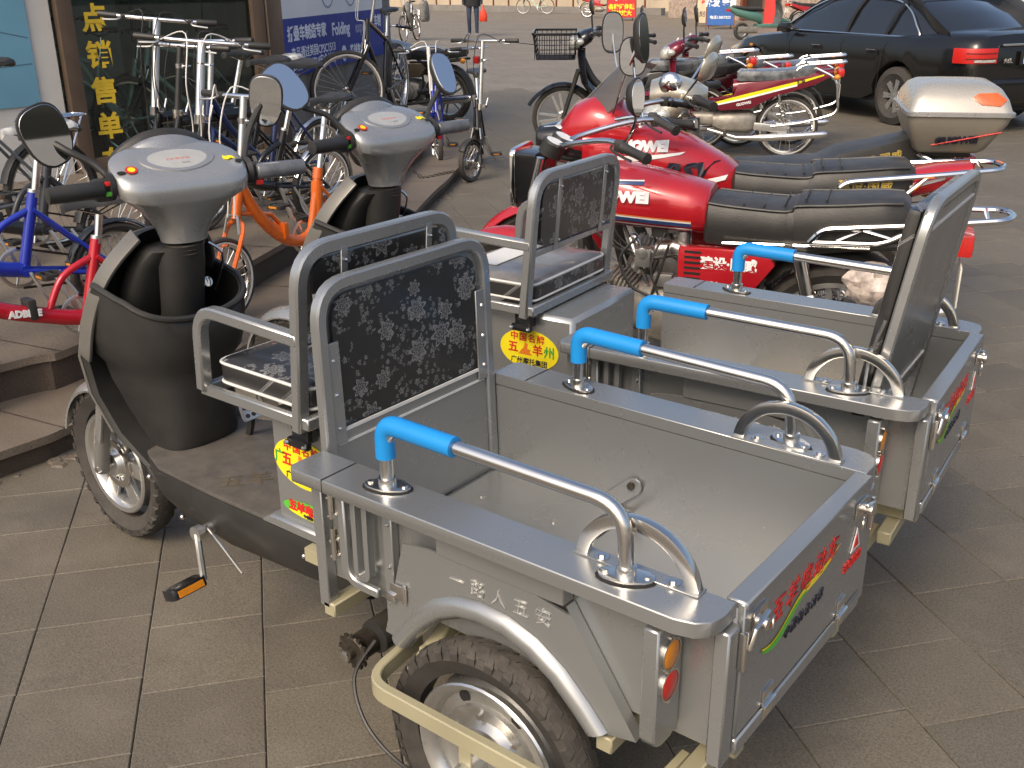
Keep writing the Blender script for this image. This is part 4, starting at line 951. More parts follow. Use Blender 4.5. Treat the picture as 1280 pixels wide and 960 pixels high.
def motorcycle(name, label, loc, rz, kind, s=1., lean=-.03, group='motorcycles parked in a row'):
    root = tag(empty(name, loc, R(rz), s, lean), label, 'motorcycle', group)
    P = lambda b, n, m, bev=0., par=None, **k: b.build(n, m, par or root, bev, **k)
    body = {'std': m_red, 'sport': m_red, 'champ': m_champ, 'brown': mat('bronze_paint', (.16, .12, .075), .3, .3, .1, 4, coat=.5)}[kind]
    RF, RR = .300, .292; fx = 1.27
    spoke_wheel(root, (0, 0, RR), RR, .085, False); spoke_wheel(root, (fx, 0, RF), RF, .075, False)
    # front fork, mudguard
    for q in (1, -1):
        b = MB(); b.cyl((fx, q*.095, RF), (fx-.06, q*.095, .52), .026, .024, 14); P(b, 'fork_slider', m_alloy)
        P(MB().cyl((fx-.06, q*.095, .52), (fx-.165, q*.095, .93), .016, n=12), 'fork_tube', m_chrome)
    rings = []
    for i in range(17):
        t = R(2)+R(150)*i/16; r_ = RF+.035; d = V((math.cos(t), 0, math.sin(t))); c_ = V((fx, 0, RF))+d*r_; k_ = .062*(1-.35*max(0, (8-i)/8)**2)
        rings.append([c_+d*(.0-.030*abs(q)**2.2)+V((0, k_*q, 0)) for q in (-1, -.7, -.35, 0, .35, .7, 1)]+[c_-d*.005+d*(-.030*abs(q)**2.2)+V((0, (k_-.003)*q, 0)) for q in (1, .7, .35, 0, -.35, -.7, -1)])
    P(MB().loft(rings), 'front_mudguard', body if kind != 'brown' else m_chrome, smooth=50)
    # frame
    b = MB()
    for q in (1, -1):
        b.tube(smooth_path([(fx-.30, 0, .86), (.95, q*.06, .55), (.86, q*.09, .30), (.70, q*.10, .22), (.40, q*.11, .24), (.26, q*.11, .40), (.22, q*.11, .62), (-.25, q*.10, .70)]), .014, 8)
        b.tube([(fx-.28, 0, .88), (.55, q*.06, .80), (.22, q*.11, .64)], .015, 8)
        b.tube([(.28, q*.10, .32), (.0, q*.10, RR)], .018, 8)
    P(b, 'frame', m_black)
    # engine
    b = MB(); b.loft([sring(x, z, hw, hh, 3.2) for x, z, hw, hh in ((.33, .34, .10, .10), (.38, .34, .135, .125), (.58, .35, .14, .13), (.68, .36, .13, .115), (.75, .37, .09, .08))]); en = P(b, 'crankcase', m_engine, smooth=50)
    for q in (1, -1): P(MB().lathe([(0, .03), (.07, .028), (.085, .018), (.09, 0), (0, 0)], (.46 if q > 0 else .5, q*.135, .335), (0, q, 0), 24), 'engine_cover', m_engine, 0, en)
    for i in range(9):
        k_ = .016*i; w_ = .072 if i < 7 else .066
        c_ = V((.70+.30*k_*2.0, 0, .455+k_)); M = MX.Translation((.735, 0, .385)) @ MX.Rotation(R(68), 4, 'Y') @ MX.Translation((0, 0, k_))
        P(MB().bx(-w_, w_, -w_-.01, w_+.01, 0, .008, M), 'cooling_fin', m_engine, .002, en)
    P(MB().bx(-.06, .06, -.07, .07, 0, .165, MX.Translation((.72, 0, .38)) @ MX.Rotation(R(68), 4, 'Y')), 'cylinder', m_engine, .01, en)
    b = MB(); b.cyl((.60, .06, .62), (.52, .07, .60), .03, n=14).cyl((.56, .05, .56), (.56, .05, .68), .025, n=12).box((.52, .05, .55), (.05, .05, .05)); P(b, 'carburettor', m_alloy, .004)
    P(MB().tube(smooth_path([(.84, .07, .47), (.86, .10, .52), (.84, .125, .50), (.82, .13, .38), (.74, .135, .22), (.55, .14, .19), (.30, .16, .22)]), .019, 10), 'exhaust_header', m_steel)
    P(MB().tube([(.30, .16, .22), (.22, .165, .225), (.15, .17, .24), (-.35, .19, .30), (-.40, .19, .305)], [.022, .038, .045, .045, .03], 14), 'muffler', m_chrome)
    b = MB()
    for q in range(3): b.tube(smooth_path([(.95-.05*q, .04+.03*q, .80), (.88-.04*q, .10, .66), (.70, .11-.02*q, .58), (.56, .08, .60)]), .0045, 6)
    b.tube(smooth_path([(.62, .10, .68), (.66, .14, .55), (.60, .15, .40)]), .004, 6); P(b, 'control_cable', m_black)
    b = MB(); b.cyl((.74, .05, .52), (.66, .06, .60), .028, n=14).cyl((.66, .05, .60), (.58, .05, .61), .034, n=14).box((.70, .09, .58), (.06, .05, .07)).cyl((.70, .09, .60), (.70, .12, .60), .022, n=12).cyl((.76, .06, .64), (.72, .10, .56), .012, n=8).box((.62, .10, .50), (.07, .03, .05)); P(b, 'intake', m_alloy, .004)
    b = MB(); b.box((.64, .085, .69), (.05, .02, .06)).cyl((.80, .04, .70), (.68, .10, .48), .007, n=6).cyl((.60, .115, .64), (.66, .115, .44), .006, n=6).tube(smooth_path([(.72, .12, .66), (.78, .13, .58), (.74, .135, .48), (.66, .13, .44)]), .006, 6); P(b, 'wiring', m_black)
    # tank
    if kind in ('std', 'brown'):
        T = [(1.00, .775, .055, .055), (.985, .79, .095, .095), (.93, .80, .13, .115), (.80, .795, .148, .118), (.65, .780, .146, .108), (.54, .768, .136, .098), (.475, .760, .128, .090), (.465, .760, .115, .078)]
    else:
        T = [(1.00, .80, .07, .07), (.98, .82, .12, .10), (.92, .835, .165, .125), (.80, .835, .182, .135), (.65, .805, .165, .120), (.52, .765, .125, .09), (.44, .745, .10, .065)]
    def tk(k=1.0, dz=0.): return [sring(x, z+dz, hw*k, hh*k, 2.5, 28, top=hh*.95) for x, z, hw, hh in T]
    ta = P(MB().loft(tk()), 'fuel_tank', body if kind != 'brown' else m_silver, 0, smooth=70)
    P(MB().cyl((.86, 0, .90 if kind != 'sport' else .955), (.86, 0, .928 if kind != 'sport' else .985), .030, .026, 18), 'fuel_cap', m_chrome, .003, ta)
    def skin(poly, m, nm, out=.004, q=1):
        """decal that follows the tank side: poly in (x,z)"""
        def yat(x, z):
            for (x0, z0, w0, h0), (x1, z1, w1, h1) in zip(T, T[1:]):
                if x1 <= x <= x0:
                    t = (x-x0)/(x1-x0); zc, w_, h_ = lerp(z0, z1, t), lerp(w0, w1, t), lerp(h0, h1, t)
                    u_ = min(.999, abs(z-zc)/(h_*(1 if z > zc else .95))); return w_*(1-u_**2.5)**(1/2.5)+out
            return .05
        b = MB(); n_ = 14; up_, dn = [], []
        (xa, za), (xb, zb), (xc, zc), (xd, zd) = poly
        rows = []
        for j in range(4):
            v_ = j/3; rows.append([(lerp(lerp(xa, xb, i/n_), lerp(xd, xc, i/n_), v_), 0, lerp(lerp(za, zb, i/n_), lerp(zd, zc, i/n_), v_)) for i in range(n_+1)])
        rows = [[(x, q*yat(x, z), z) for x, _, z in r_] for r_ in rows]
        b.loft(rows, closed=False); P(b, nm, m, 0, ta)
    def wrap_text(s_, size, x, z, m, out=.010, **k_):
        t_ = text('tank_letter', s_, size, basis((0, 0, 0), (-1, 0, 0), (0, 0, 1)), m, ta, **k_)
        for v_ in t_.data.vertices:
            X, Z = v_.co.x+x, v_.co.z+z; yy = .1
            for (x0, z0, w0, h0), (x1, z1, w1, h1) in zip(T, T[1:]):
                if x1 <= X <= x0:
                    t = (X-x0)/(x1-x0); zc, w_, h_ = lerp(z0, z1, t), lerp(w0, w1, t), lerp(h0, h1, t)
                    u_ = min(.999, abs(Z-zc)/h_); yy = w_*(1-u_**2.5)**(1/2.5)
            v_.co = (X, yy+out+v_.co.y*.1, Z)
    if kind == 'std':
        for za, zb_, m_ in ((.714, .728, m_bluestripe), (.729, .735, m_inkwht), (.736, .740, m_orstripe), (.700, .705, m_inkwht)): skin([(.97, za+.02), (.52, za-.002), (.52, zb_-.002), (.97, zb_+.02)], m_, 'tank_stripe')
        for za, zb_, m_ in ((.858, .868, m_bluestripe), (.869, .873, m_inkwht)): skin([(.97, za), (.70, za), (.70, zb_), (.97, zb_)], m_, 'tank_stripe')
        wrap_text('GUOWEI', .05, .80, .815, m_inkwht, bold=.004, space=1.05, sx=1.2)
    if kind == 'sport':
        skin([(.97, .83), (.68, .875), (.66, .885), (.97, .86)], m_inkwht, 'tank_stripe'); skin([(.97, .79), (.80, .815), (.78, .83), (.97, .81)], m_inkwht, 'tank_stripe'); skin([(.72, .725), (.50, .775), (.49, .795), (.72, .75)], m_inkwht, 'tank_stripe', .005)
        wrap_text('GUOWEI', .048, .84, .905, m_inkwht, bold=.004, space=1.0, sx=1.15); wrap_text('RSV', .085, .66, .81, m_inkblk, out=.012, bold=.004, shear=.4, sx=1.35)
    # seat
    if kind == 'champ': S_ = [(.50, .795, .70, .10), (.46, .80, .70, .125), (.30, .785, .69, .14), (.16, .80, .69, .14), (.10, .835, .71, .135), (-.02, .855, .74, .125), (-.18, .895, .80, .10), (-.22, .895, .84, .08)]
    else: S_ = [(.475, .795, .665, .118), (.462, .812, .660, .134), (.38, .806, .655, .142), (.22, .800, .655, .146), (.17, .806, .66, .148), (.155, .822, .66, .147), (.02, .832, .665, .142), (-.12, .845, .68, .132), (-.19, .846, .70, .118), (-.215, .825, .73, .10)]
    if kind == 'brown': S_ = [(.42, .79, .70, .09), (.40, .80, .69, .12), (.2, .785, .69, .13), (0, .79, .70, .13), (-.2, .82, .72, .11), (-.24, .82, .75, .09)]
    def seat_ring(x, zt, zb_, hw): return [(x, y, z) for y, z in ((hw*.9, zb_), (hw, lerp(zb_, zt, .4)), (hw*.98, lerp(zb_, zt, .75)), (hw*.86, zt-.008), (hw*.5, zt+.004), (0, zt+.006), (-hw*.5, zt+.004), (-hw*.86, zt-.008), (-hw*.98, lerp(zb_, zt, .75)), (-hw, lerp(zb_, zt, .4)), (-hw*.9, zb_))]
    se = P(MB().loft([seat_ring(*k_) for k_ in S_]), 'seat', m_seat, 0, smooth=42)
    i_ = 4 if len(S_) > 8 else 3; x, zt, zb_, hw = S_[i_]
    P(MB().loft([[(x+dx, y*1.012, z+.002) for _, y, z in seat_ring(x, zt, zb_, hw)] for dx in (-.012, .012)], cap=False), 'seat_strap', m_black, 0, se)
    P(MB().box((x, hw+.006, zb_+.012), (.03, .008, .03)), 'strap_clip', m_steel, .002, se)
    if kind in ('sport', 'champ'):
        t_ = text('seat_letter', '建设·国威', .046, basis((-.03, .142 if kind == 'sport' else .134, .77 if kind == 'sport' else .80), (-1, 0, 0 if kind == 'sport' else .22), (0, 0, 1)), m_gold, se, bold=.001, space=1.05)
    P(MB().tube([(.40, .150, .672), (-.10, .140, .69)], .006, 6), 'seat_trim', m_chrome, 0, se)
    for q in (1, -1): P(MB().tube(smooth_path([(x, q*hw*.90, zt-.006) for x, zt, zb_, hw in S_[1:-1]], 4), .0045, 6), 'seat_piping', m_seat, 0, se)
    b = MB()
    for x in (.34, .27, .20, .13, .06): b.tube([(x, y, sz+.005) for y, sz in [(w_*.11, [k_ for k_ in S_ if k_[0] <= x][0][1]) for w_ in (-1, -.5, 0, .5, 1)]], .003, 5)
    P(b, 'seat_stitch', m_black, 0, se)
    # side panels
    for q in (1, -1):
        pn = [(.56, .645), (.25, .65), (.21, .60), (.28, .50), (.56, .49)] if kind != 'sport' else [(.50, .70), (.16, .72), (.22, .60), (.30, .52), (.50, .52)]
        sp_ = P(MB().loft([[(x, q*(.10+k_), z) for x, z in pn] for k_ in (0, .035, .045)]), 'side_cover', body if kind != 'champ' else m_black, .008)
        if kind == 'std':
            for i in range(6): P(MB().bx(.475, .535, q*.1455-.002, q*.1455+.002, .525+i*.02, .533+i*.02), 'louvre', m_dark, 0, sp_)
            if q > 0:
                text('side_letter', '建设·国威', .048, basis((.375, .1465, .590), (-1, 0, 0), (0, 0, 1)), m_inkwht, sp_, bold=.002); text('side_letter', 'CDI', .03, basis((.46, .1465, .512), (-1, 0, 0), (0, 0, 1)), m_piping, sp_, bold=.0005, align='LEFT')
    # tail, rack, light, shocks
    if kind == 'sport':
        tl = P(MB().loft([sring(x, z, hw, hh, 2.6) for x, z, hw, hh in ((.18, .69, .12, .05), (-.05, .73, .12, .06), (-.30, .79, .10, .055), (-.42, .82, .07, .035))]), 'tail_cowl', m_red, 0, smooth=60)
        P(MB().loft([[(.0, .124, .70), (-.32, .10, .80), (-.32, .102, .81), (.0, .126, .72)], [(.0, .127, .70), (-.32, .104, .80), (-.32, .105, .81), (.0, .128, .72)]]), 'tail_stripe', m_inkwht, 0, tl)
    if kind == 'champ':
        tl = P(MB().loft([sring(x, z, hw, hh, 2.6) for x, z, hw, hh in ((.30, .64, .12, .04), (.10, .70, .13, .05), (-.15, .76, .12, .06), (-.36, .82, .08, .04))]), 'tail_cowl', m_champ, 0, smooth=60)
        for x, z, r_ in ((-.08, .76, .032), (.08, .71, .018)): P(MB().lathe([(0, .012), (r_*.4, .014), (r_*.5, .006), (r_*.7, .006), (r_, .010), (r_, 0), (0, 0)], (x, .128, z), (0, 1, 0), 20), 'rubber_boss', m_black, 0, tl)
    b = MB()
    if kind in ('std', 'sport'):
        for q in (1, -1):
            zz = .79 if kind == 'sport' else .75
            b.tube(fillet([(.10, q*.155, .70), (.06, q*.165, zz), (-.28, q*.13, zz+.03), (-.52, q*.08, zz+.05), (-.54, 0, zz+.05)], .06, 5), .011, 8)
            b.tube(fillet([(.10, q*.155, .70), (-.14, q*.15, .71), (-.26, q*.13, zz+.028)], .04, 4), .009, 8)
            if kind == 'std':
                b.tube([(.02, q*.152, .705), (-.07, q*.152, zz+.005)], .004, 5).tube([(-.07, q*.152, zz+.005), (-.17, q*.145, .728)], .004, 5)
        b.tube([(-.38, .10, zz+.04), (-.38, -.10, zz+.04)], .008, 6).tube([(-.46, .09, zz+.045), (-.46, -.09, zz+.045)], .008, 6)
        P(b, 'grab_rail', m_chrome)
    elif kind == 'brown': rack(root, -.2, -.5, .82, .2)
    rings = []
    for i in range(11):
        t = R(40)+R(140)*i/10; r_ = RR+.05; d = V((math.cos(t), 0, math.sin(t))); c_ = V((0, 0, RR+.02))+d*r_
        rings.append([c_+d*(-.03*abs(q)**2.2)+V((0, .08*q, 0)) for q in (-1, -.6, 0, .6, 1)]+[c_-d*.004+d*(-.03*abs(q)**2.2)+V((0, .077*q, 0)) for q in (1, .6, 0, -.6, -1)])
    P(MB().loft(rings), 'rear_mudguard', m_black, smooth=50)
    b = MB(); b.box((-.40, 0, .70), (.06, .14, .08)); P(b, 'tail_light', m_redl, .012)
    b = MB(); b.box((-.40, 0, .56), (.006, .20, .14)); P(b, 'number_plate', m_plate, .001)
    for q in (1, -1):
        b = MB(); b.cyl((.02, q*.145, RR+.02), (.10, q*.145, .52), .016, n=12).cyl((.09, q*.145, .50), (.13, q*.145, .64), .026, n=16); P(b, 'shock_body', m_chrome)
        b = MB(); pts = [(.02+.07*(i/60)+.026*math.cos(i*.75), q*.145+.026*math.sin(i*.75), RR+.03+.21*(i/60)) for i in range(61)]; b.tube(pts, .005, 5); P(b, 'shock_spring', m_steel)
        b = MB(); b.ball((-.30, q*.17, .70), (.035, .03, .03), 12, 8); P(b, 'rear_indicator', m_amber)
    P(MB().strip(smooth_path([(.34, .115, .34), (.15, .118, .36), (-.02, .118, .34)]), .012, .05, (0, 0, 1)), 'chain_guard', m_chrome, .004)
    # headlight, dash, bars
    if kind == 'std':
        hl = P(MB().loft([fillet([(x, -.095*k_, .845-.10*k_), (x, .095*k_, .845-.10*k_), (x, .095*k_, .845+.10*k_), (x, -.095*k_, .845+.10*k_)], .018, 3, True) for x, k_ in ((1.10, .7), (1.13, .95), (1.21, 1.))]), 'headlight', m_blackg, 0, smooth=30)
        fr = fillet([(1.215, -.098, .742), (1.215, .098, .742), (1.215, .098, .948), (1.215, -.098, .948)], .018, 3, True)
        P(MB().strip(fr, .022, .020, (1, 0, 0), True), 'headlight_rim', m_chrome, .003, hl); P(MB().bx(1.205, 1.222, -.09, .09, .75, .94), 'headlight_glass', m_headl, .006, hl)
    elif kind in ('sport', 'champ'):
        fm = m_red if kind == 'sport' else m_champ
        fa = P(MB().loft([sring(x, z, hw, hh, 2.6, 24) for x, z, hw, hh in ((.88, .93, .15, .09), (.95, .95, .165, .12), (1.04, .96, .16, .125), (1.12, .94, .135, .11), (1.18, .90, .10, .08))]), 'fairing', fm, 0, smooth=60)
        hl = P(MB().loft([sring(x, z, hw, hh, 3., 20) for x, z, hw, hh in ((1.08, .875, .125, .085), (1.20, .89, .125, .08), (1.27, .90, .10, .06), (1.285, .90, .06, .04))]), 'headlight_shell', m_blackg, 0, smooth=50)
        P(MB().loft([sring(x, z, hw, hh, 3., 18) for x, z, hw, hh in ((1.14, .955, .10, .022), (1.25, .945, .08, .016))]), 'headlight_glass', m_headl, .004, hl)
        rows = []
        for i in range(8):
            t = i/7; rows.append([(1.10-.17*t-.12*abs(q)**2, q*(.145-.05*t**2), 1.05+.17*t-.03*abs(q)**2) for q in [k_/6-1 for k_ in range(13)]])
        P(MB().loft(rows, closed=False), 'windscreen', m_smoke, 0, fa, smooth=70)
        P(MB().loft([sring(x, z, hw, hh, 2.4, 16, yc=.125) for x, z, hw, hh in ((.93, .86, .04, .07), (1.0, .86, .055, .09), (1.07, .87, .045, .08))]), 'fairing_cheek', fm, 0, fa, smooth=60)
    else:
        hl = P(MB().lathe([(0, .09), (.07, .085), (.085, .07), (.085, .05), (.07, .0), (.03, -.03), (0, -.035)], (1.12, 0, .86), (1, 0, 0), 24), 'headlight', m_chrome)
    b = MB()
    for q in (.055, -.055): b.lathe([(0, .035), (.042, .035), (.046, .03), (.045, -.02), (0, -.025)], (1.075, q, .955), (-.45, 0, .9), 20)
    ga = P(b, 'gauge', m_black); b = MB()
    for q in (.055, -.055): b.disc(V((1.075, q, .955))+V((-.45, 0, .9)).normalized()*.0362, (-.45, 0, .9), .036, 20)
    P(b, 'gauge_face', m_inkwht, 0, ga)
    gy = .36 if kind != 'sport' else .33
    grip_set(root, 0, [(.64 if kind == 'std' else .69, gy, 1.0), (.80, gy-.12, 1.03), (1.02, .10, .98), (1.04, 0, .955), (1.02, -.10, .98), (.80, -gy+.12, 1.03), (.64 if kind == 'std' else .69, -gy, 1.0)], mbar=m_chrome)
    return root
RNG = 'motorcycles parked nose to the left'
mA = motorcycle('motorcycle', 'red motorcycle with square chrome headlight and striped tank beside the rear tricycle', (.76, -2.13, 0), 17, 'std', 1., group=RNG)
rmirror(mA, (.74, .25, 1.03), (.70, .28, 1.10), (.69, .30, 1.19), (-1, .2, .05), .105, .13, True)
rmirror(mA, (.80, -.25, 1.03), (.84, -.28, 1.15), (.86, -.30, 1.26), (-.35, .93, 0), .11, .15, shell=m_black)
mB = motorcycle('motorcycle', 'red motorcycle with big slanting black letters on its tank, smoked windscreen and long rear rail', (.95, -2.72, 0), 24, 'sport', 1.02, group=RNG)
rmirror(mB, (.95, .16, 1.03), (.90, .20, 1.18), (.83, .25, 1.32), (-1, .25, .1), .105, .18)
rmirror(mB, (.95, -.22, 1.03), (1.0, -.24, 1.18), (1.02, -.26, 1.30), (-.4, .9, 0), .095, .17)
# top box
tb = tag(empty('top_box', (1.13, -3.27, -.015), R(26), 1.0, -.03), 'silver hard top box with orange reflector on the champagne motorcycle', 'top box')
def bxr(x0, x1, hw, z, r=.06): return fillet([(x0, -hw, z), (x1, -hw, z), (x1, hw, z), (x0, hw, z)], r, 5, True)
MB().loft([bxr(-.47, -.21, .15, .855, .04), bxr(-.49, -.20, .165, .868, .04), bxr(-.555, -.155, .225, .985, .04), bxr(-.565, -.15, .232, 1.015, .04)]).build('lower_shell', mat('box_grey', (.30, .27, .22), .38, .35, .06, 5), tb, 0, 50)
MB().loft([bxr(-.567, -.148, .234, 1.015, .04), bxr(-.577, -.140, .243, 1.02, .045), bxr(-.577, -.140, .243, 1.034, .045), bxr(-.568, -.148, .234, 1.038, .04)]).build('rim', m_silver2, tb, 0, 50)
lid = MB().loft([bxr(-.566, -.150, .232, 1.038, .04), bxr(-.55, -.16, .212, 1.085, .05), bxr(-.525, -.18, .180, 1.122, .06), bxr(-.50, -.205, .150, 1.138, .06), bxr(-.44, -.26, .07, 1.148, .05)]).build('lid', mat('box_silver', (.46, .43, .37), .28, .45, .05, 5, coat=.3), tb, 0, 60)
for M_ in (basis((-.465, .200, 1.082), (-1, .0, 0), (0, -.52, .85)),):
    MB().prism([(-.075, .004), (-.045, .028), (.03, .032), (.07, .0), (.045, -.03), (-.03, -.024)], M_, .014).build('reflector', mat('reflector_orange', (.65, .10, .015), .2, 0, .15, 40, .4, 140, coat=.6), lid, .006)
text('box_letter', 'GUOWEI', .042, basis((-.36, .196, .915), (-1, 0, .06), (0, .45, 1)), m_inkblk, tb, bold=.003, ext=.004)
MB().tube([(-.26, .192, .893), (-.53, .214, .955)], .003, 5).build('red_line', m_inkred, tb)
b = MB(); b.box((-.35, 0, .838), (.20, .16, .03)); b.build('mount_plate', m_black, tb, .006)
MB().box((-.565, 0, 1.03), (.02, .05, .05)).build('box_lock', m_black, tb, .006)
# plastic bag hung behind the nearest motorcycle
random.seed(11); b = MB(); rings = []
for i in range(9):
    t = i/8; k_ = math.sin(math.pi*(t*.9+.06))**.7; rings.append([(.105*k_*math.cos(a)*random.uniform(.75, 1.15), .07*k_*math.sin(a)*random.uniform(.75, 1.15), -.16*t+.02) for a in angs(14)])
pb = tag(b.loft(rings).build('plastic_bag', m_bag, smooth=25), 'crumpled clear plastic bag tucked behind the nearest red motorcycle', 'bag')
pb.location = (.76+.0-.17*math.sin(R(17))-.12, -2.13+.17*math.cos(R(17))-.03, .62)
# ------------------------------------------------------------------ step-through motorbikes
def underbone(name, label, loc, rz, body, stripe=True, basket=False, film=True, s=1., front='lamp', step=False, group='step-through bikes parked behind the motorcycles'):
    root = tag(empty(name, loc, R(rz), s, -.04), label, 'motorcycle', group)
    P = lambda b, n, m, bev=0., par=None, **k: b.build(n, m, par or root, bev, **k)
    RW_ = .275; fx = 1.20
    spoke_wheel(root, (0, 0, RW_), RW_, .062, True, True, n=28); spoke_wheel(root, (fx, 0, RW_), RW_, .058, front != 'lamp' and not basket, False, n=28)
    for q in (1, -1):
        b = MB(); b.cyl((fx, q*.07, RW_), (fx-.13, q*.07, .68), .020, n=10); P(b, 'fork_leg', m_alloy if not basket else m_black)
        b = MB(); b.cyl((.02, q*.12, RW_+.02), (.10, q*.12, .58), .013, n=8); P(b, 'shock', m_chrome)
        pts = [(.02+.07*(i/50)+.022*math.cos(i*.75), q*.12+.022*math.sin(i*.75), RW_+.05+.20*(i/50)) for i in range(51)]; P(MB().tube(pts, .004, 4), 'shock_spring', m_steel)
    rings = []
    for i in range(13):
        t = R(20)+R(125)*i/12; r_ = RW_+.035; d = V((math.cos(t), 0, math.sin(t))); c_ = V((fx, 0, RW_))+d*(r_+.03*max(0, (3-i)/3))
        rings.append([c_+d*(-.03*abs(q)**2.2)+V((0, .055*q, 0)) for q in (-1, -.5, 0, .5, 1)]+[c_-d*.004+d*(-.03*abs(q)**2.2)+V((0, .052*q, 0)) for q in (1, .5, 0, -.5, -1)])
    P(MB().loft(rings), 'front_mudguard', body, smooth=50)
    # spine and engine
    b = MB(); b.tube(smooth_path([(fx-.15, 0, .80), (.92, 0, .58), (.70, 0, .47), (.45, 0, .50), (.20, 0, .60), (-.2, 0, .66)]), .035, 10); P(b, 'spine', m_black)
    b = MB(); b.loft([sring(x, z, hw, hh, 3) for x, z, hw, hh in ((.28, .32, .08, .07), (.34, .32, .12, .10), (.58, .32, .12, .09), (.66, .33, .09, .06))]).loft([sring(x, .34, .06, .06, 3) for x in (.64, .86)]); en = P(b, 'engine', m_engine, smooth=45)
    P(MB().strip([(.30, .13, .30), (.0, .125, RW_)], .03, .07, (0, 0, 1)), 'chain_case', m_alloy, .012)
    P(MB().tube([(.70, .10, .26), (.45, .15, .20), (.25, .15, .20), (.20, .15, .20), (-.30, .16, .24), (-.34, .16, .245)], [.016, .018, .03, .034, .034, .02], 12), 'exhaust', m_chrome)
    b = MB(); b.tube([(.55, -.24, .24), (.55, .24, .24)], .010, 8); P(b, 'footrest', m_chrome)
    for q in (1, -1): P(MB().cyl((.55, q*.17, .24), (.55, q*.26, .24), .018, n=10), 'footrest_rubber', m_rubber)
    # body side panels with stripes
    for q in (1, -1):
        yb = q*.125
        pn = [(.72, .50), (.50, .54), (.46, .66), (.10, .70), (-.28, .755), (-.34, .735), (-.20, .66), (.14, .555), (.34, .45), (.60, .43)]
        sp_ = P(MB().loft([[(x, yb*k_, z) for x, z in pn] for k_ in (.5, .94, 1.0)]), 'side_cover', body, .008)
        if stripe:
            for poly, m_ in (([(.70, .475), (.40, .545), (-.05, .665), (-.27, .738), (-.27, .752), (-.05, .69), (.40, .575), (.70, .492)], m_yellow), ([(.70, .462), (.40, .528), (-.05, .650), (-.05, .666), (.40, .546), (.70, .476)], m_inkwht)):
                h = len(poly)//2; lo_, hi_ = poly[:h], list(reversed(poly[h:]))
                b = MB(); b.loft([[(x, yb+q*.004, z) for x, z in lo_], [(x, yb+q*.004, z) for x, z in hi_]], closed=False); P(b, 'stripe', m_, 0, sp_)
            if q > 0: text('side_letter', '建设', .035, basis((-.08, yb+.008, .69), (-1, 0, .24), (.2, 0, 1)), m_inkblk, sp_, bold=.001); text('side_letter', 'GUOWEI', .032, basis((.40, yb+.006, .495), (-1, 0, .22), (.2, 0, 1)), m_inkwht, sp_, bold=.001)
    P(MB().loft([sring(x, z, hw, hh, 2.6, 16) for x, z, hw, hh in ((.50, .62, .10, .07), (.20, .68, .115, .06), (-.15, .72, .11, .05), (-.36, .76, .06, .03))]), 'tail_body', body, 0, smooth=50)
    S_ = [(.47, .755, .69, .09), (.44, .775, .685, .115), (.28, .775, .69, .125), (.05, .785, .70, .125), (-.12, .81, .715, .115), (-.20, .82, .73, .09)]
    if step: S_ = [(.62, .70, .60, .08), (.56, .735, .61, .115), (.40, .74, .64, .14), (.20, .755, .66, .145), (.12, .80, .68, .14), (-.02, .83, .70, .13), (-.17, .87, .74, .11), (-.22, .875, .78, .08)]
    def sr(x, zt, zb_, hw): return [(x, y, z) for y, z in ((hw*.95, zb_), (hw, lerp(zb_, zt, .5)), (hw*.9, zt-.006), (hw*.4, zt+.003), (-hw*.4, zt+.003), (-hw*.9, zt-.006), (-hw, lerp(zb_, zt, .5)), (-hw*.95, zb_))]
    P(MB().loft([sr(*k_) for k_ in S_]), 'seat', m_film2 if film else m_seat, 0, smooth=42)
    if step: text('seat_letter', '建设·国威', .046, basis((-.04, .140, .775), (-1, 0, .25), (0, 0, 1)), m_gold, root, bold=.001)
    rack(root, -.14, -.46, .835, .19, drop=.20)
    P(MB().tube(fillet([(-.20, .10, .80), (-.38, .13, .72), (-.42, .13, .42), (-.10, .14, .33), (.15, .14, .30)], .08, 5), .011, 8), 'crash_bar', m_chrome)
    P(MB().box((-.42, 0, .755), (.06, .15, .07)), 'tail_light', m_redl, .02); P(MB().box((-.42, 0, .60), (.005, .17, .12)), 'number_plate', m_plate)
    for q in (1, -1): P(MB().ball((-.38, q*.15, .73), (.03, .028, .024), 10, 6), 'rear_indicator', m_amber)
    rings = []
    for i in range(9):
        t = R(60)+R(110)*i/8; r_ = RW_+.045; d = V((math.cos(t), 0, math.sin(t))); c_ = V((0, 0, RW_+.02))+d*r_
        rings.append([c_+d*(-.02*abs(q)**2)+V((0, .06*q, 0)) for q in (-1, 0, 1)]+[c_-d*.004+V((0, .057*q, 0)) for q in (1, 0, -1)])
    P(MB().loft(rings), 'rear_mudguard', m_black, smooth=50)
    # legshield and front cowl
    DF = MX.Translation((-.17, 0, .02)) if step else MX.Identity(4)
    rows, rows2 = [], []
    for z, x, hw in ((.36, .80, .16), (.46, .90, .19), (.58, .985, .195), (.70, 1.01, .17), (.80, 1.02, .12), (.86, 1.02, .09)):
        rows.append([(x+.06*(1-q*q), q*hw, z) for q in [k_/5-1 for k_ in range(11)]]); rows2.append([(x-.008+.055*(1-q*q), q*(hw-.006), z) for q in [k_/5-1 for k_ in range(11)]])
    P(MB().loft([a_+list(reversed(b_)) for a_, b_ in zip(rows, rows2)]).move(DF), 'legshield', body, 0, smooth=50)
    cw = P(MB().loft([sring(x, z, hw, hh, 2.4, 20) for x, z, hw, hh in ((.93, .99, .06, .03), (.96, .975, .13, .06), (1.02, .95, .155, .075), (1.09, .92, .13, .07), (1.13, .90, .09, .05))]).move(DF), 'headlight_cowl', body if front == 'lamp' or step else m_blackg, 0, smooth=60)
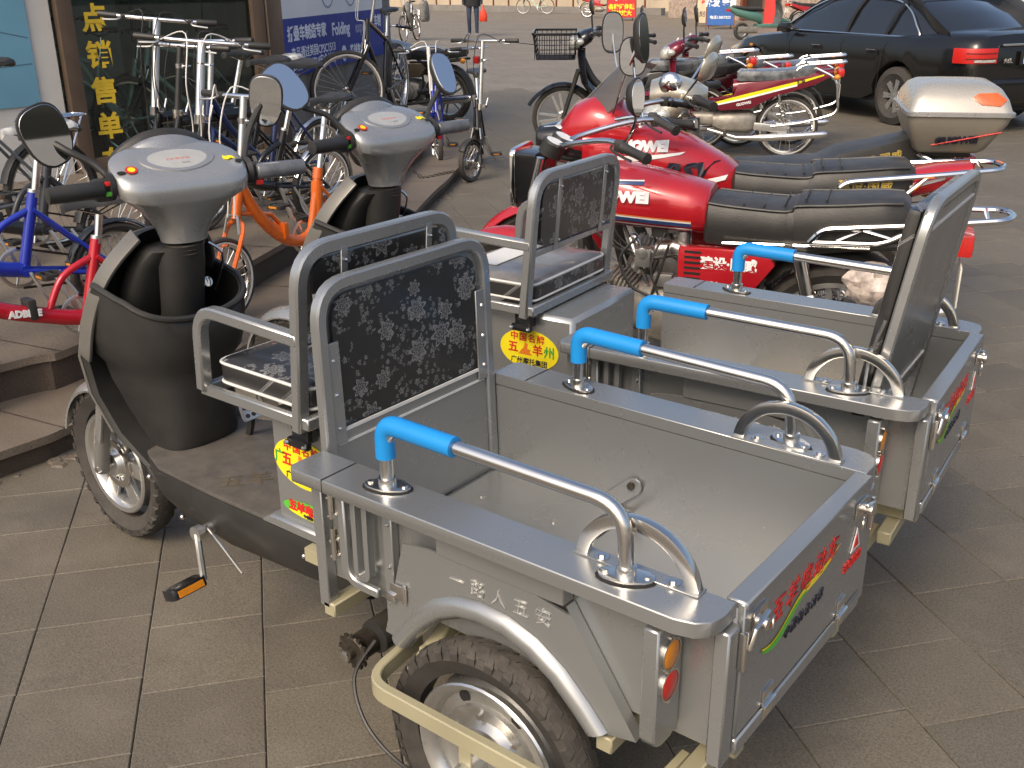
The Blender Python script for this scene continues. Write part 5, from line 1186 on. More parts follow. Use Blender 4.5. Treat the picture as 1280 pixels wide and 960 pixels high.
    for q in (.068, -.068): P(MB().loft([sring(x, z, hw, hh, 2.2, 16, yc=q) for x, z, hw, hh in ((1.06, .93, .070, .060), (1.125, .91, .068, .055), (1.155, .895, .045, .035))]).move(DF), 'headlight_glass', m_headl, 0, cw, smooth=60)
    for q in (1, -1): P(MB().ball((1.06, q*.15, .93), (.04, .03, .03), 12, 8).move(DF), 'front_indicator', m_headl, 0, cw)
    if front == 'lamp': text('cowl_letter', 'GUOWEI', .03, basis((1.01, .0, 1.03), (0, 1, 0), (-.7, 0, .7)), m_inkwht, cw, bold=.001, ext=.004)
    grip_set(root, 0, [DF @ V(q_) for q_ in [(.84, .33, 1.0), (.92, .20, 1.01), (.98, .06, .99), (.98, -.06, .99), (.92, -.20, 1.01), (.84, -.33, 1.0)]], glen=.11)
    for q in (1, -1):
        if step: rmirror(root, (.82, q*.12, 1.0), (.76, q*.24, 1.09), (.70, q*.35, 1.18), (.85, -.2, .3), .19, .12, shell=m_champ, stalk=m_chrome)
        else: rmirror(root, (.95, q*.17, 1.01), (.96, q*.22, 1.12), (.95, q*.26, 1.22), (-1, 0, .1), .085, .13, stalk=m_black)
    if basket:
        bk = P(MB().strip(fillet([(1.08, -.22, 1.0), (1.46, -.22, 1.0), (1.46, .22, 1.0), (1.08, .22, 1.0)], .04, 4, True), .014, .02, (0, 0, 1), True), 'basket', m_blackg, .003)
        b = MB()
        for z in (.95, .91, .87, .83, .80): b.tube(fillet([(1.09, -.20, z), (1.445-.1*(1-z), -.205, z), (1.445-.1*(1-z), .205, z), (1.09, .20, z)], .03, 3, True), .0025, 4, True)
        for i in range(12): y = -.20+.40*i/11; b.tube([(1.455, y, 1.0), (1.425, y*.95, .79)], .003, 4).tube([(1.09, y, 1.0), (1.10, y, .79), (1.425, y*.95, .79)], .003, 4)
        for i in range(9):
            x = 1.10+.34*i/8
            for q in (1, -1): b.tube([(x, q*.22, 1.0), (x, q*.20, .79)], .003, 4)
        P(b, 'basket_wire', m_blackg, 0, bk)
    return root
underbone('step_through_bike', 'maroon step-through bike with yellow stripe and film-wrapped seat, nearest of its row', (3.35, -7.62, 0), 28, m_maroon)
underbone('step_through_bike', 'maroon step-through bike half hidden behind the yellow-striped one, its bare rear rack beside the car', (3.66, -8.42, 0), 29, m_maroon, False, front='lamp')
underbone('step_through_bike', 'maroon step-through bike with big headlights, squeezed between the striped bike and the basket bike', (4.02, -8.02, 0), 31, m_maroon, False)
underbone('step_through_bike', 'black step-through bike with a wire basket over its front wheel', (4.22, -7.60, 0), 33, m_blackg, False, True, s=1.08, front='clear')

uc = underbone('step_through_bike', 'champagne step-through bike with stepped black seat carrying the top box', (1.12, -3.30, 0), 26, m_champ, False, film=False, s=1.03, front='clear', step=True, group='motorcycles parked nose to the left')
for x, z, r_ in ((-.10, .735, .032), (.06, .69, .018)): MB().lathe([(0, .012), (r_*.4, .014), (r_*.5, .006), (r_*.7, .006), (r_, .010), (r_, 0), (0, 0)], (x, .128, z), (0, 1, 0), 20).build('rubber_boss', m_black, uc)
MB().cyl((.80, .08, .90), (.74, .10, .91), .022, n=14).build('choke_knob', m_chrome, uc)
MB().loft([sring(x, z, hw, hh, 2.6, 16) for x, z, hw, hh in ((.84, .66, .15, .12), (.78, .72, .14, .20), (.73, .76, .12, .16))]).build('inner_panel', m_black, uc, 0, 50)
MB().loft([sring(x, z, hw, hh, 2.4, 18) for x, z, hw, hh in ((.70, 1.02, .06, .03), (.76, 1.03, .13, .05), (.86, 1.04, .15, .07), (.95, 1.02, .10, .06))]).build('handlebar_cowl', m_champ, uc, 0, 50)
MB().ball((.86, .12, 1.08), (.05, .03, .05), 14, 10).build('chrome_cap', m_chrome, uc)
# ------------------------------------------------------------------ bicycles
m_bblue = mat('bike_blue', (.012, .03, .36), .25, .1, .06, 5, coat=.6); m_bred = mat('bike_red', (.46, .008, .02), .25, .1, .06, 5, coat=.6)
m_borange = mat('bike_orange', (.68, .13, .012), .28, 0, .08, 8, coat=.5); m_bnavy = mat('bike_navy', (.012, .022, .09), .28, .1, .06, 5, coat=.5)
m_bteal = mat('bike_pale_green', (.42, .56, .49), .35, .1, .08, 5, coat=.4); m_brown2 = mat('saddle_film', (.42, .42, .40), .25, 0, .6, 20, 1., 30, coat=.6)
BG = 'bicycles lined up at the shop'
def bicycle(name, label, loc, rz, kind, mf, Rw=.2, wb=.98, seat=.86, bar=1.04, bw=.54, steer=0., lean=.05, s=1., fender=None, rk=False, letters=None, mstem=None, white=False, saddle=None, group=BG, stemx=0., msd=None, nospk=14, cat='bicycle', barrise=0., highbeam=False, sr=.0165):
    root = tag(empty(name, loc, R(rz), s, lean), label, cat, group)
    P = lambda b, n, m, bev=0., par=None, **k: b.build(n, m, par or root, bev, **k)
    tw = .042 if kind != 'mtb' else .060; mstem = mstem or m_alloy
    spoke_wheel(root, (0, 0, Rw), Rw, tw, True, white, n=nospk*2, name='rear_wheel')
    bb = (.37 if wb < 1 else .44, 0, .275); hx = wb-.13-(.06 if Rw > .28 else 0); hz0 = Rw*2+.06; hz1 = hz0+.16
    ang = (wb-hx)/(hz0-Rw); hxt = hx-.16*.28
    SM = MX.Translation((hx, 0, 0)) @ MX.Rotation(R(steer), 4, 'Z') @ MX.Translation((-hx, 0, 0))
    spoke_wheel(root, (wb, 0, Rw), Rw, tw, True, white, n=nospk*2, name='front_wheel', M=SM)
    sx = lambda z: bb[0]-.30*(z-bb[2])
    b = MB(); ft = Rw*2+.12 if kind != 'mtb' else .62
    if kind == 'fold':
        b.tube(smooth_path([(hxt+.01, 0, hz0+.09), (hx-.12, 0, hz0-.06), (bb[0]+.12, 0, bb[2]+.03), (bb[0], 0, bb[2])]), .030, 12)
        if highbeam: b.tube([(hxt, 0, hz1-.02), (sx(.60), 0, .60)], .034, 14)
        b.cyl((hxt, 0, hz1), (hx, 0, hz0), .022, n=12).cyl(bb, (sx(.56), 0, .56), .021, n=12)
        b.tube(smooth_path([(bb[0]+.13, 0, bb[2]+.06), (bb[0]+.06, 0, bb[2]+.17), (sx(.50), 0, .50)]), .014, 8)
        top = .56
    elif kind == 'u':
        b.tube(smooth_path([(hxt, 0, hz1-.02), (hx-.13, 0, hz0-.0), (hx-.28, 0, hz0-.14), (bb[0]+.06, 0, bb[2]+.0), (bb[0]-.04, 0, bb[2]+.06), (sx(.54), 0, .54)]), [.030]*0 or .029, 12)
        b.cyl((hxt, 0, hz1), (hx, 0, hz0), .022, n=12).cyl(bb, (sx(.58), 0, .58), .020, n=12).cyl((sx(.55), 0, .55), (sx(.60), 0, .60), .025, n=12); top = .58
        b.tube([(hx-.02, 0, hz0+.02), (hx-.22, 0, hz0-.02), (hx-.30, 0, hz0-.10)], .012, 8)
    elif kind == 'city':
        b.tube(smooth_path([(hxt, 0, hz1), (hx-.16, 0, hz0-.02), (bb[0]+.10, 0, bb[2]+.08), bb]), .019, 10).tube(smooth_path([(hx, 0, hz0), (hx-.16, 0, hz0-.12), bb]), .019, 10)
        b.cyl((hxt, 0, hz1+.02), (hx, 0, hz0), .021, n=12).cyl(bb, (sx(.72), 0, .72), .019, n=12); top = .72
    else:
        b.tube([(hxt, 0, hz1), (sx(.70), 0, .70)], .019, 10).tube([(hx, 0, hz0), bb], .021, 10).cyl((hxt, 0, hz1+.02), (hx, 0, hz0), .022, n=12).cyl(bb, (sx(.74), 0, .74), .018, n=12); top = .74
    for q in (1, -1):
        b.tube([(bb[0], q*.03, bb[2]), (0, q*.055, Rw)], .010, 8).tube([(sx(top-.06), q*.022, top-.06), (0, q*.055, Rw)], .009, 8)
    b.cyl((bb[0], -.035, bb[2]), (bb[0], .035, bb[2]), .024, n=12)
    fr = P(b, 'frame', mf, smooth=50)
    if kind == 'fold' or kind == 'u':
        b = MB(); b.box((bb[0]+.20, 0, lerp(bb[2], hz0, .42)), (.03, .075, .075)); P(b, 'frame_hinge', mf if kind == 'u' else m_black, .006, fr)
    if letters: text('frame_letter', letters[0], letters[1], basis(letters[2], (-1, 0, letters[3]), (0, 0, 1)), letters[4] if len(letters) > 4 else m_inkwht, fr, bold=.002, ext=.002)
    # fork, stem, bars
    b = MB()
    for q in (1, -1):
        b.tube(smooth_path([(hx, q*.02, hz0-.01), (hx+.015, q*.05, hz0-.05), (lerp(hx, wb, .7), q*.052, lerp(hz0, Rw, .75)), (wb, q*.052, Rw)]), .011 if kind != 'mtb' else .017, 8)
    P(b.move(SM), 'fork', mf if kind != 'mtb' else m_blackg)
    if kind == 'mtb':
        b = MB()
        for q in (1, -1): b.cyl((hx+.01, q*.052, hz0-.02), (lerp(hx, wb, .35), q*.052, lerp(hz0, Rw, .4)), .0135, n=10)
        P(b.move(SM), 'fork_stanchion', m_chrome)
    st_top = V((hxt-.27*(bar-hz1)*.8+stemx, 0, bar))
    b = MB(); b.cyl((hxt, 0, hz1), st_top, sr if kind != 'mtb' else .014, n=12)
    stm = P(b.move(SM), 'stem', mstem)
    if kind in ('fold', 'u'):
        b = MB(); b.cyl((hxt, 0, hz1-.01), (hxt-.005, 0, hz1+.035), .026, n=12).box((hxt-.01, .03, hz1+.02), (.03, .05, .018)).tube([(hxt-.01, .05, hz1+.02), (hxt-.03, .06, hz1+.08)], .006, 6)
        m_ = V((hxt, 0, hz1)).lerp(st_top, .72); b.cyl(m_-V((0, 0, .012)), m_+V((0, 0, .012)), .021, n=12).tube([m_, m_+V((.0, .04, .0)), m_+V((-.03, .05, .0))], .005, 6); P(b.move(SM), 'stem_clamp', m_chrome, 0, stm)
    h = bw/2
    pts = [(st_top.x-.03, h, bar+barrise*.8), (st_top.x-.012, h-.12, bar+barrise), (st_top.x, .06, bar), (st_top.x, -.06, bar), (st_top.x-.012, -h+.12, bar+barrise), (st_top.x-.03, -h, bar+barrise*.8)]
    hb = P(MB().tube(smooth_path(pts, 5), .0115, 10).move(SM), 'handlebar', m_chrome if kind != 'mtb' else m_black)
    for q in (1, -1):
        e = V((pts[0][0], q*h, pts[0][2])); i_ = V((pts[1][0], q*(h-.12), pts[1][2])); d = (i_-e).normalized()
        P(MB().cyl(e-d*.008, e+d*.10, .0165, n=12).move(SM), 'grip', m_black, .003, hb)
        P(MB().tube(smooth_path([i_+V((.01, 0, 0)), e+d*.11+V((.045, 0, -.012)), e+d*.03+V((.06, 0, -.018))]), .005, 6).move(SM), 'brake_lever', m_alloy, 0, hb)
        P(MB().box(i_+d*.01, (.03, .03, .026)).move(SM), 'shifter', m_black, .006, hb)
    b = MB()
    for q in (1, -1):
        b.tube(smooth_path([SM @ V((st_top.x+.02, q*(h-.13), bar)), SM @ V((st_top.x+.12, q*.05, bar+.05)), SM @ V((hxt+.12, q*.03, bar-.16)), SM @ V((hxt+.06, q*.02, hz1)), SM @ V((hx+.03, q*.02, hz0+.01))], 6), .0032, 5)
    P(b, 'cable', m_black if not white else m_piping)
    # brakes
    b = MB()
    for q in (1, -1): b.tube([(hx+.02, q*.03, hz0+.02), (hx+.035, q*.045, hz0-.06)], .006, 6)
    b.tube([(hx+.02, .03, hz0+.02), (hx+.02, -.03, hz0+.02)], .003, 5); P(b.move(SM), 'front_brake', m_alloy)
    # seat
    sp0 = V((sx(top), 0, top)); sp1 = V((sx(seat-.05), 0, seat-.05))
    P(MB().cyl(sp0-V((0, 0, .03)), sp1, .015, n=12), 'seat_post', m_chrome)
    P(MB().cyl(sp0-V((-.004, 0, .015)), sp0+V((-.004, 0, .012)), .021, n=12), 'seat_clamp', m_alloy)
    sdl = []
    for x, w_, z in ((.135, .010, -.012), (.13, .022, 0), (.07, .030, .006), (.0, .048, .004), (-.06, .080, .010), (-.11, .085, .016), (-.13, .07, .008), (-.135, .04, -.004)):
        sdl.append([(sp1.x+x, y, seat+z+zz) for y, zz in ((w_, -.022), (w_*.95, -.006), (w_*.6, .003), (0, .005), (-w_*.6, .003), (-w_*.95, -.006), (-w_, -.022))])
    P(MB().loft(sdl), 'saddle', msd or m_black, 0, smooth=50)
    b = MB()
    for q in (1, -1): b.tube([(sp1.x+.09, q*.012, seat-.02), (sp1.x, q*.02, seat-.05), (sp1.x-.09, q*.03, seat-.015)], .0035, 5)
    P(b, 'saddle_rail', m_steel)
    # drive
    cr = P(MB().lathe([(.078, -.002), (.082, 0), (.078, .002), (.066, .002), (.066, -.002)], (bb[0], -.045, bb[2]), (0, 1, 0), 28), 'chainring', m_alloy)
    b = MB()
    for a in angs(5): b.tube([(bb[0], -.045, bb[2]), (bb[0]+.07*math.cos(a), -.045, bb[2]+.07*math.sin(a))], .005, 5)
    P(b, 'ring_arm', m_alloy, 0, cr)
    P(MB().strip([(bb[0], -.045, bb[2]+.08), (0, -.045, Rw+.035)], .006, .009, (0, 0, 1)).strip([(bb[0], -.045, bb[2]-.08), (0, -.045, Rw-.035)], .006, .009, (0, 0, 1)), 'chain', m_grease)
    ca = R(250)
    for q, a in ((1, ca), (-1, ca+math.pi)):
        e = V((bb[0]+.16*math.cos(a), q*.085, bb[2]+.16*math.sin(a)))
        P(MB().strip([(bb[0], q*.06, bb[2]), e], .012, .022, (0, 1, 0)), 'crank', m_alloy, .004)
        c_ = e+V((0, q*.055, 0)); b = MB()
        b.strip(fillet([c_+V((-.035, -.042, 0)), c_+V((.035, -.042, 0)), c_+V((.035, .042, 0)), c_+V((-.035, .042, 0))], .012, 3, True), .012, .020, (0, 0, 1), True).bx(c_.x-.006, c_.x+.006, c_.y-.04, c_.y+.04, c_.z-.008, c_.z+.008); pd = P(b, 'pedal', m_black, .002)
        for k_ in (1, -1): P(MB().box(c_+V((k_*.042, 0, 0)), (.003, .05, .010)), 'reflector', m_amber, 0, pd)
    if fender:
        for c_, mv, a0, a1 in (((0, 0, Rw), None, 20, 190), ((wb, 0, Rw), SM, 35, 170)):
            rings = []
            for i in range(15):
                t = R(a0)+R(a1-a0)*i/14; d = V((math.cos(t), 0, math.sin(t))); q_ = V(c_)+d*(Rw+.018)
                rings.append([q_+d*(-.010*abs(q)**2)+V((0, .027*q, 0)) for q in (-1, -.5, 0, .5, 1)]+[q_-d*.003+d*(-.010*abs(q)**2)+V((0, .025*q, 0)) for q in (1, .5, 0, -.5, -1)])
            b = MB().loft(rings)
            P(b.move(mv) if mv else b, 'mudguard', fender, 0, smooth=50)
    if rk:
        b = MB(); z = Rw*2+.10
        b.tube(fillet([(.10, .055, z), (-.26, .06, z), (-.26, -.06, z), (.10, -.055, z)], .03, 4), .006, 6)
        for k_ in (-.03, .0, .03): b.tube([(.08, k_, z), (-.26, k_, z)], .004, 5)
        for q in (1, -1): b.tube([(-.06, q*.058, z), (0, q*.06, Rw)], .005, 6).tube([(-.22, q*.058, z), (0, q*.06, Rw)], .005, 6)
        P(b, 'carrier', m_chrome)
    P(MB().tube([(.26, .05, .26), (.16, .14, .03)], .007, 6), 'kick_stand', m_alloy)
    return root
bicycle('folding_bicycle', 'red folding bicycle with white letters on its beam, beside the front tricycle', (2.98, -.86, .10), 83, 'fold', m_bred, .2, seat=.70, bar=1.0, letters=('ADBIKE', .034, (.60, .034, .345), -.12), lean=.03, fender=None, msd=m_black)
bicycle('folding_bicycle', 'bright blue folding bicycle behind the red one at the left edge', (3.27, -.80, .25), 82, 'fold', m_bblue, .2, seat=.80, bar=.98, lean=.02, mstem=m_black, msd=m_brown2, fender=m_blackg)
bicycle('folding_bicycle', 'orange bicycle with curved U frame between the two tricycle heads', (3.36, -2.24, .10), 97, 'u', m_borange, .2, seat=.92, bar=.98, lean=.0, white=True, mstem=m_alloy)
bicycle('folding_bicycle', 'black folding bicycle with red mark and tall silver stem before the shop window', (4.78, -2.80, .25), 95, 'fold', m_blackg, .2, seat=.92, bar=1.10, bw=.62, steer=38, letters=('T', .06, (.56, .036, .585), -.1, m_inkred), lean=-.12, highbeam=True, stemx=-.06, sr=.021)
bicycle('folding_bicycle', 'folding bicycle with silver stem, wide bar and chrome mudguards, right of the red-marked one', (3.95, -2.52, .25), 92, 'fold', m_blackg, .22, seat=.90, bar=1.02, bw=.64, steer=40, lean=-.12, fender=m_chrome, white=True, stemx=-.05, sr=.021)
bicycle('bicycle', 'navy step-through bicycle with chrome mudguards and film-wrapped carrier, behind the orange one', (4.42, -2.98, .25), 96, 'city', m_bnavy, .25, 1.02, seat=.88, bar=1.0, fender=m_chrome, rk=True, lean=.02, msd=m_brown2)
bicycle('bicycle', 'bicycle with rear carrier below the blue poster at the left edge', (4.62, -1.30, .25), 100, 'city', mat('bike_grey', (.16, .17, .18), .3, .3), .28, 1.04, seat=.95, bar=1.05, rk=True, lean=.02, fender=m_black)
bicycle('folding_bicycle', 'black folding bicycle with black bar standing between the two tall silver stems', (4.42, -2.78, .25), 88, 'fold', m_blackg, .2, seat=.88, bar=.98, bw=.56, steer=20, lean=-.06, highbeam=True, mstem=m_black)
bicycle('folding_bicycle', 'dark grey folding bicycle behind the blue one, below the gold letters', (3.95, -1.22, .25), 94, 'fold', mat('bike_grey2', (.05, .052, .055), .3, .3), .2, seat=.70, bar=.86, steer=-15, lean=.03, fender=m_black)
bicycle('mountain_bicycle', 'black mountain bicycle with large front wheel in front of the printed sign board', (7.02, -6.42, .25), 118, 'mtb', m_blackg, .325, 1.08, seat=.95, bar=1.06, bw=.60, steer=-58, lean=.0, white=True, nospk=16, s=1.08)
bicycle('small_bicycle', 'small blue bicycle with white handlebar standing at the step end', (6.15, -6.05, 0), 128, 'city', m_bblue, .2, .92, seat=.72, bar=1.0, bw=.58, steer=14, lean=.0, white=True, mstem=m_white, barrise=-.03)
bicycle('folding_bicycle', 'small black folding bicycle with silver stem, its front wheel chained beside the step', (5.45, -5.80, 0), 129, 'fold', m_blackg, .16, .9, seat=.78, bar=1.04, bw=.58, steer=-30, lean=.02, s=1.04, fender=m_black, stemx=.03)
# pale bicycles inside the shop
for i, (x, y, a) in enumerate(((6.95, -3.75, 80), (7.25, -3.55, 100), (6.85, -4.35, 84))):
    bicycle('bicycle', ['pale green bicycle behind the shop glass, nearest the gold letters', 'pale green bicycle further back in the shop room', 'pale green bicycle behind the right pane of the shop window'][i], (x, y, .25), a, 'mtb' if i else 'city', m_bteal, .31, 1.05, seat=.95, bar=1.05, lean=.0, group='bicycles inside the shop')
# brown motorcycle parked behind the folding bike, seen from its rear
motorcycle('motorcycle', 'bronze motorcycle with silver tank and number plate seen from behind near the step end', (7.56, -7.82, 0), 12, 'brown', 1., group='motorcycles by the shop')
# chain from the step to the small bicycles
def chain(pts, name, label, r=.010, link_=.028):
    path = smooth_path(pts, 12); b = MB(); d = 0; k = 0; last = path[0]
    for i in range(1, len(path)):
        seg = path[i]-path[i-1]; L = seg.length
        while d < L:
            c_ = path[i-1]+seg*(d/L); t = seg.normalized(); a_, e_ = frame(t)
            u_ = a_ if k % 2 else e_
            b.tube([c_+t*math.cos(q)*link_*.62+u_*math.sin(q)*r for q in angs(8)], .0028, 4, True); k += 1; d += link_*.9
        d -= L
    return tag(b.build(name, m_grease), label, 'chain')
chain([(5.10, -4.42, .27), (4.98, -4.50, .115), (4.95, -4.72, .113), (4.92, -5.02, .108), (4.86, -5.12, .12)], 'steel_chain', 'rusty chain lying on the low step, tied to the small black folding bicycle')

tag(MB().tube(smooth_path([(4.72, -5.36, 1.075), (4.80, -5.8, 1.03), (4.95, -6.3, 1.00), (5.28, -6.80, 1.02)]), .003, 5).build('cord', m_black), 'thin cord slung from the folding bicycle handlebar to the basket bike', 'cord')
# ------------------------------------------------------------------ black saloon car and the far side of the street
m_carblk = mat('car_black', (.0075, .007, .0065), .2, 0, .1, 2, coat=.45, rvar=.04)
m_carglass = mat('car_glass', (.012, .013, .014), .04, 0, .1, 2, coat=1., rvar=.02)
m_cartrim = mat('car_trim', (.015, .015, .016), .5)
m_plateblue = mat('plate_blue', (.02, .05, .30), .35)
def saloon(name, label, loc, rz, paint, detail=True, s=1.):
    root = tag(empty(name, loc, R(rz), s), label, 'car')
    P = lambda b, n, m, bev=0., par=None, **k: b.build(n, m, par or root, bev, **k)
    WB, RW_ = 2.94, .325; hwv = .925
    def lerp_t(tab, x):
        for (a, u), (b_, v_) in zip(tab, tab[1:]):
            if a <= x <= b_: t = (x-a)/(b_-a); t = t*t*(3-2*t)*.5+t*.5; return u+(v_-u)*t
        return tab[0][1] if x < tab[0][0] else tab[-1][1]
    deck = [(-1.10, .90), (-1.04, 1.02), (-.9, 1.05), (-.55, 1.06), (.2, .98), (2.2, .95), (2.6, .93), (3.3, .86), (3.7, .76), (3.88, .60)]
    belt = [(-1.10, .86), (-1.0, .93), (-.6, .965), (.5, .955), (2.2, .92), (2.9, .86), (3.5, .76), (3.88, .58)]
    wid = [(-1.10, .70), (-1.05, .80), (-.85, .87), (-.2, .915), (1.4, .925), (2.6, .91), (3.3, .86), (3.7, .74), (3.88, .58)]
    xs_ = sorted(set([-1.10, -1.07, -1.03, -.95, -.8, -.6, -.5]+[round(c+RW_*1.16*math.cos(t), 3) for c in (0, WB) for t in [math.pi*i/10 for i in range(11)]]+[.6, 1., 1.4, 1.8, 2.2, 2.4, 3.45, 3.6, 3.72, 3.8, 3.86, 3.88]))
    rings = []
    for x in xs_:
        w_ = lerp_t(wid, x); zb_ = .24; zd = lerp_t(deck, x); zl = lerp_t(belt, x)
        for c in (0, WB):
            d = abs(x-c)
            if d < RW_*1.165: zb_ = max(zb_, RW_+math.sqrt(max(0, (RW_*1.16)**2-d*d)))
        if x < -.9: zb_ = .30
        z1 = max(zb_+.02, .42); z2 = max(zb_+.03, .62); z3 = max(z2+.02, zl-.10)
        half = [(w_*.955, zb_), (w_*.99, z1), (w_, z2), (w_*.992, z3), (w_*.955, zl), (w_*.90, lerp(zl, zd, .55)), (w_*.72, zd-.006), (w_*.35, zd+.012), (0, zd+.016)]
        rings.append([(x, y, z) for y, z in half]+[(x, -y, z) for y, z in reversed(half[:-1])])
    P(MB().loft(rings), 'body', paint, 0, smooth=35)
    P(MB().bx(-.95, 3.7, -.80, .80, .22, .5), 'underbody', m_cartrim)
    # greenhouse: glass volume, roof skin, pillars
    def gh(x, zr, k=1.): return [(x, .80*k, .955), (x, .70*k, 1.20), (x, .60*k, zr-.06), (x, .50*k, zr-.008), (x, .0, zr+.012), (x, -.50*k, zr-.008), (x, -.60*k, zr-.06), (x, -.70*k, 1.20), (x, -.80*k, .955)]
    roof = [(-.58, 1.00, 1.), (-.25, 1.20, 1.), (.05, 1.345, 1.), (.35, 1.42, 1.), (.75, 1.452, 1.01), (1.2, 1.452, 1.02), (1.6, 1.42, 1.01), (1.95, 1.30, 1.), (2.25, 1.13, .99), (2.5, .98, .98)]
    def gring(x, zr, k): return [(x, .80*k*(1 if zr > 1.1 else .97), .93), (x, lerp(.80, .60, min(1, (zr-.95)/.5*.55))*k, lerp(.95, zr, .55)), (x, lerp(.80, .60, min(1, (zr-.95)/.5))*k, max(.96, zr-.055)), (x, lerp(.74, .50, min(1, (zr-.95)/.5))*k, zr-.006), (x, 0, zr+.014)]
    G = []
    for x, zr, k in roof:
        h_ = gring(x, zr, k); G.append(h_+[(x, -y, z) for _, y, z in reversed(h_[:-1])])
    P(MB().loft(G), 'glazing', m_carglass, 0, smooth=50)
    R_ = []
    for x, zr, k in roof[2:7]:
        h_ = gring(x, zr, k); h_ = [(x, y*1.006, z+.006) for x, y, z in h_[2:]]; R_.append(h_+[(x, -y, z) for x, y, z in reversed(h_[:-1])])
    P(MB().loft([r_+[(x, y*.99, z-.012) for x, y, z in reversed(r_)] for r_ in R_]), 'roof', paint, 0, smooth=50)
    for q in (1, -1):
        b = MB()
        for pth, w_ in (([(-.62, .775, .97), (-.28, .735, 1.14), (.05, .665, 1.31), (.28, .62, 1.39)], .17), ([(1.72, .615, 1.37), (2.0, .67, 1.22), (2.36, .76, .99)], .06)):
            b.strip(smooth_path([(x, q*y, z) for x, y, z in pth]), .02, w_, (.6, 0, .8))
        P(b, 'pillar', paint, .006)
        for x in (1.02, .30): P(MB().strip(smooth_path([(x+.06, q*.808, .96), (x+.01, q*.742, 1.18), (x-.06, q*.632, 1.385)]), .012, .05, (1, 0, 0)), 'window_post', m_cartrim, .003)
        tr = smooth_path([(2.42, q*.805, .965), (1.2, q*.825, .968), (.0, q*.815, .972), (-.20, q*.80, .985), (-.10, q*.768, 1.10), (.10, q*.70, 1.25), (.40, q*.648, 1.355), (.9, q*.635, 1.398), (1.5, q*.632, 1.375), (1.9, q*.685, 1.26), (2.38, q*.785, 1.0)], 5)
        P(MB().tube(tr, .010, 6), 'window_trim', m_chrome)
        P(MB().loft([sring(x, 1.0, .05, .06, 2.4, 14, yc=q*.98) for x in (2.02, 2.06, 2.14, 2.18)]), 'door_mirror', paint, .01); P(MB().bx(2.06, 2.12, min(q*.80, q*.95), max(q*.80, q*.95), .955, .985), 'mirror_arm', paint, .006)
        for x in (.42, 1.48):
            P(MB().box((x, q*.925, .79), (.20, .012, .05)), 'door_recess', m_cartrim, .004); P(MB().strip(smooth_path([(x-.09, q*.93, .80), (x, q*.945, .805), (x+.09, q*.93, .80)]), .016, .022, (0, 0, 1)), 'door_handle', paint, .004); P(MB().tube([(x-.08, q*.944, .816), (x+.08, q*.944, .816)], .005, 5), 'handle_strip', m_chrome)
        b = MB()
        for x in (.24, 1.02, 2.12): b.tube(smooth_path([(x, q*.925, .93), (x+.01, q*.934, .62), (x+.05, q*.92, .34)]), .0035, 4)
        P(b, 'door_seam', m_dark)
        P(MB().box((3.0, q*.905, .74), (.06, .012, .03)), 'side_repeater', m_amber, .004)
        for c in (0, WB):
            wc = (c, q*.80, RW_)
            w_ = P(MB().lathe([(.215, -.09), (.235, -.10), (.235, .10), (.215, .095), (.205, .06), (.205, -.06)], wc, (0, 1, 0), 32), 'wheel', m_alloy)
            b = MB(); tyre(b, wc, RW_, .22, n=40, flat=.8); P(b, 'tyre', m_rubber, 0, w_)
            b = MB()
            for i in range(7):
                a = 2*math.pi*i/7
                for da in (-.10, .10): b.loft([[V(wc)+V((math.cos(a+da*k_)*r_-math.sin(a)*u_*e_, q*.07+v_, math.sin(a+da*k_)*r_+math.cos(a)*u_*e_)) for u_, v_ in ((1, .012), (-1, .012), (-1, -.012), (1, -.012))] for r_, e_, k_ in ((.04, .014, 2.), (.212, .016, 1.))])
            b.lathe([(0, q*.085), (.05, q*.08), (.06, q*.05), (0, q*.05)], wc, (0, 1, 0), 20); P(b, 'rim_spokes', m_alloy, 0, w_)
            P(MB().lathe([(.0, 0), (.20, 0), (.20, q*.01), (0, q*.01)], wc, (0, 1, 0), 24), 'brake_drum', m_dark, 0, w_)
        # lamps
        o_ = [(-.86, .897), (-1.0, .850), (-1.07, .795), (-1.114, .69), (-1.116, .53)]; i_ = [(-1.06, .53), (-1.06, .66), (-1.03, .74), (-.98, .80), (-.86, .85)]
        tl = P(MB().loft([[(x, q*y, z) for x, y in o_+i_] for z in (.745, .90)]), 'tail_lamp', m_redl, .006, smooth=30)
        for z in (.795, .85): P(MB().strip([(-1.006, q*.853, z), (-1.075, q*.798, z), (-1.118, q*.70, z), (-1.119, q*.54, z)], .004, .006, (0, 0, 1)), 'lamp_rib', m_dark, 0, tl)
        P(MB().strip([(-1.075, q*.80, .772), (-1.120, q*.69, .772), (-1.121, q*.56, .772)], .008, .025, (0, 0, 1)), 'reverse_lamp', m_headl, 0, tl)
        P(MB().loft([sring(x, z, hw, hh, 2.4, 14, yc=q*.62) for x, z, hw, hh in ((3.55, .66, .17, .08), (3.78, .62, .13, .07), (3.82, .61, .08, .05))]), 'headlamp', m_headl, 0)
    P(MB().strip([(-1.122, .48, .93), (-1.14, 0, .935), (-1.122, -.48, .93)], .012, .022, (0, 0, 1)), 'boot_strip', m_chrome, .003)
    P(MB().bx(-1.145, -1.128, -.24, .24, .72, .87), 'plate_recess', m_cartrim, .004)
    np_ = P(MB().bx(-1.150, -1.146, -.21, .21, .735, .855), 'number_plate', m_plateblue, .001)
    P(MB().strip([(-1.151, -.205, .74), (-1.151, .205, .74), (-1.151, .205, .85), (-1.151, -.205, .85)], .004, .010, (1, 0, 0), True), 'plate_border', m_inkwht, 0, np_)
    if detail: text('badge', 'A6L', .07, basis((-1.135, .40, .77), (0, -1, 0), (0, 0, 1)), m_chrome, root, bold=.002, ext=.003)
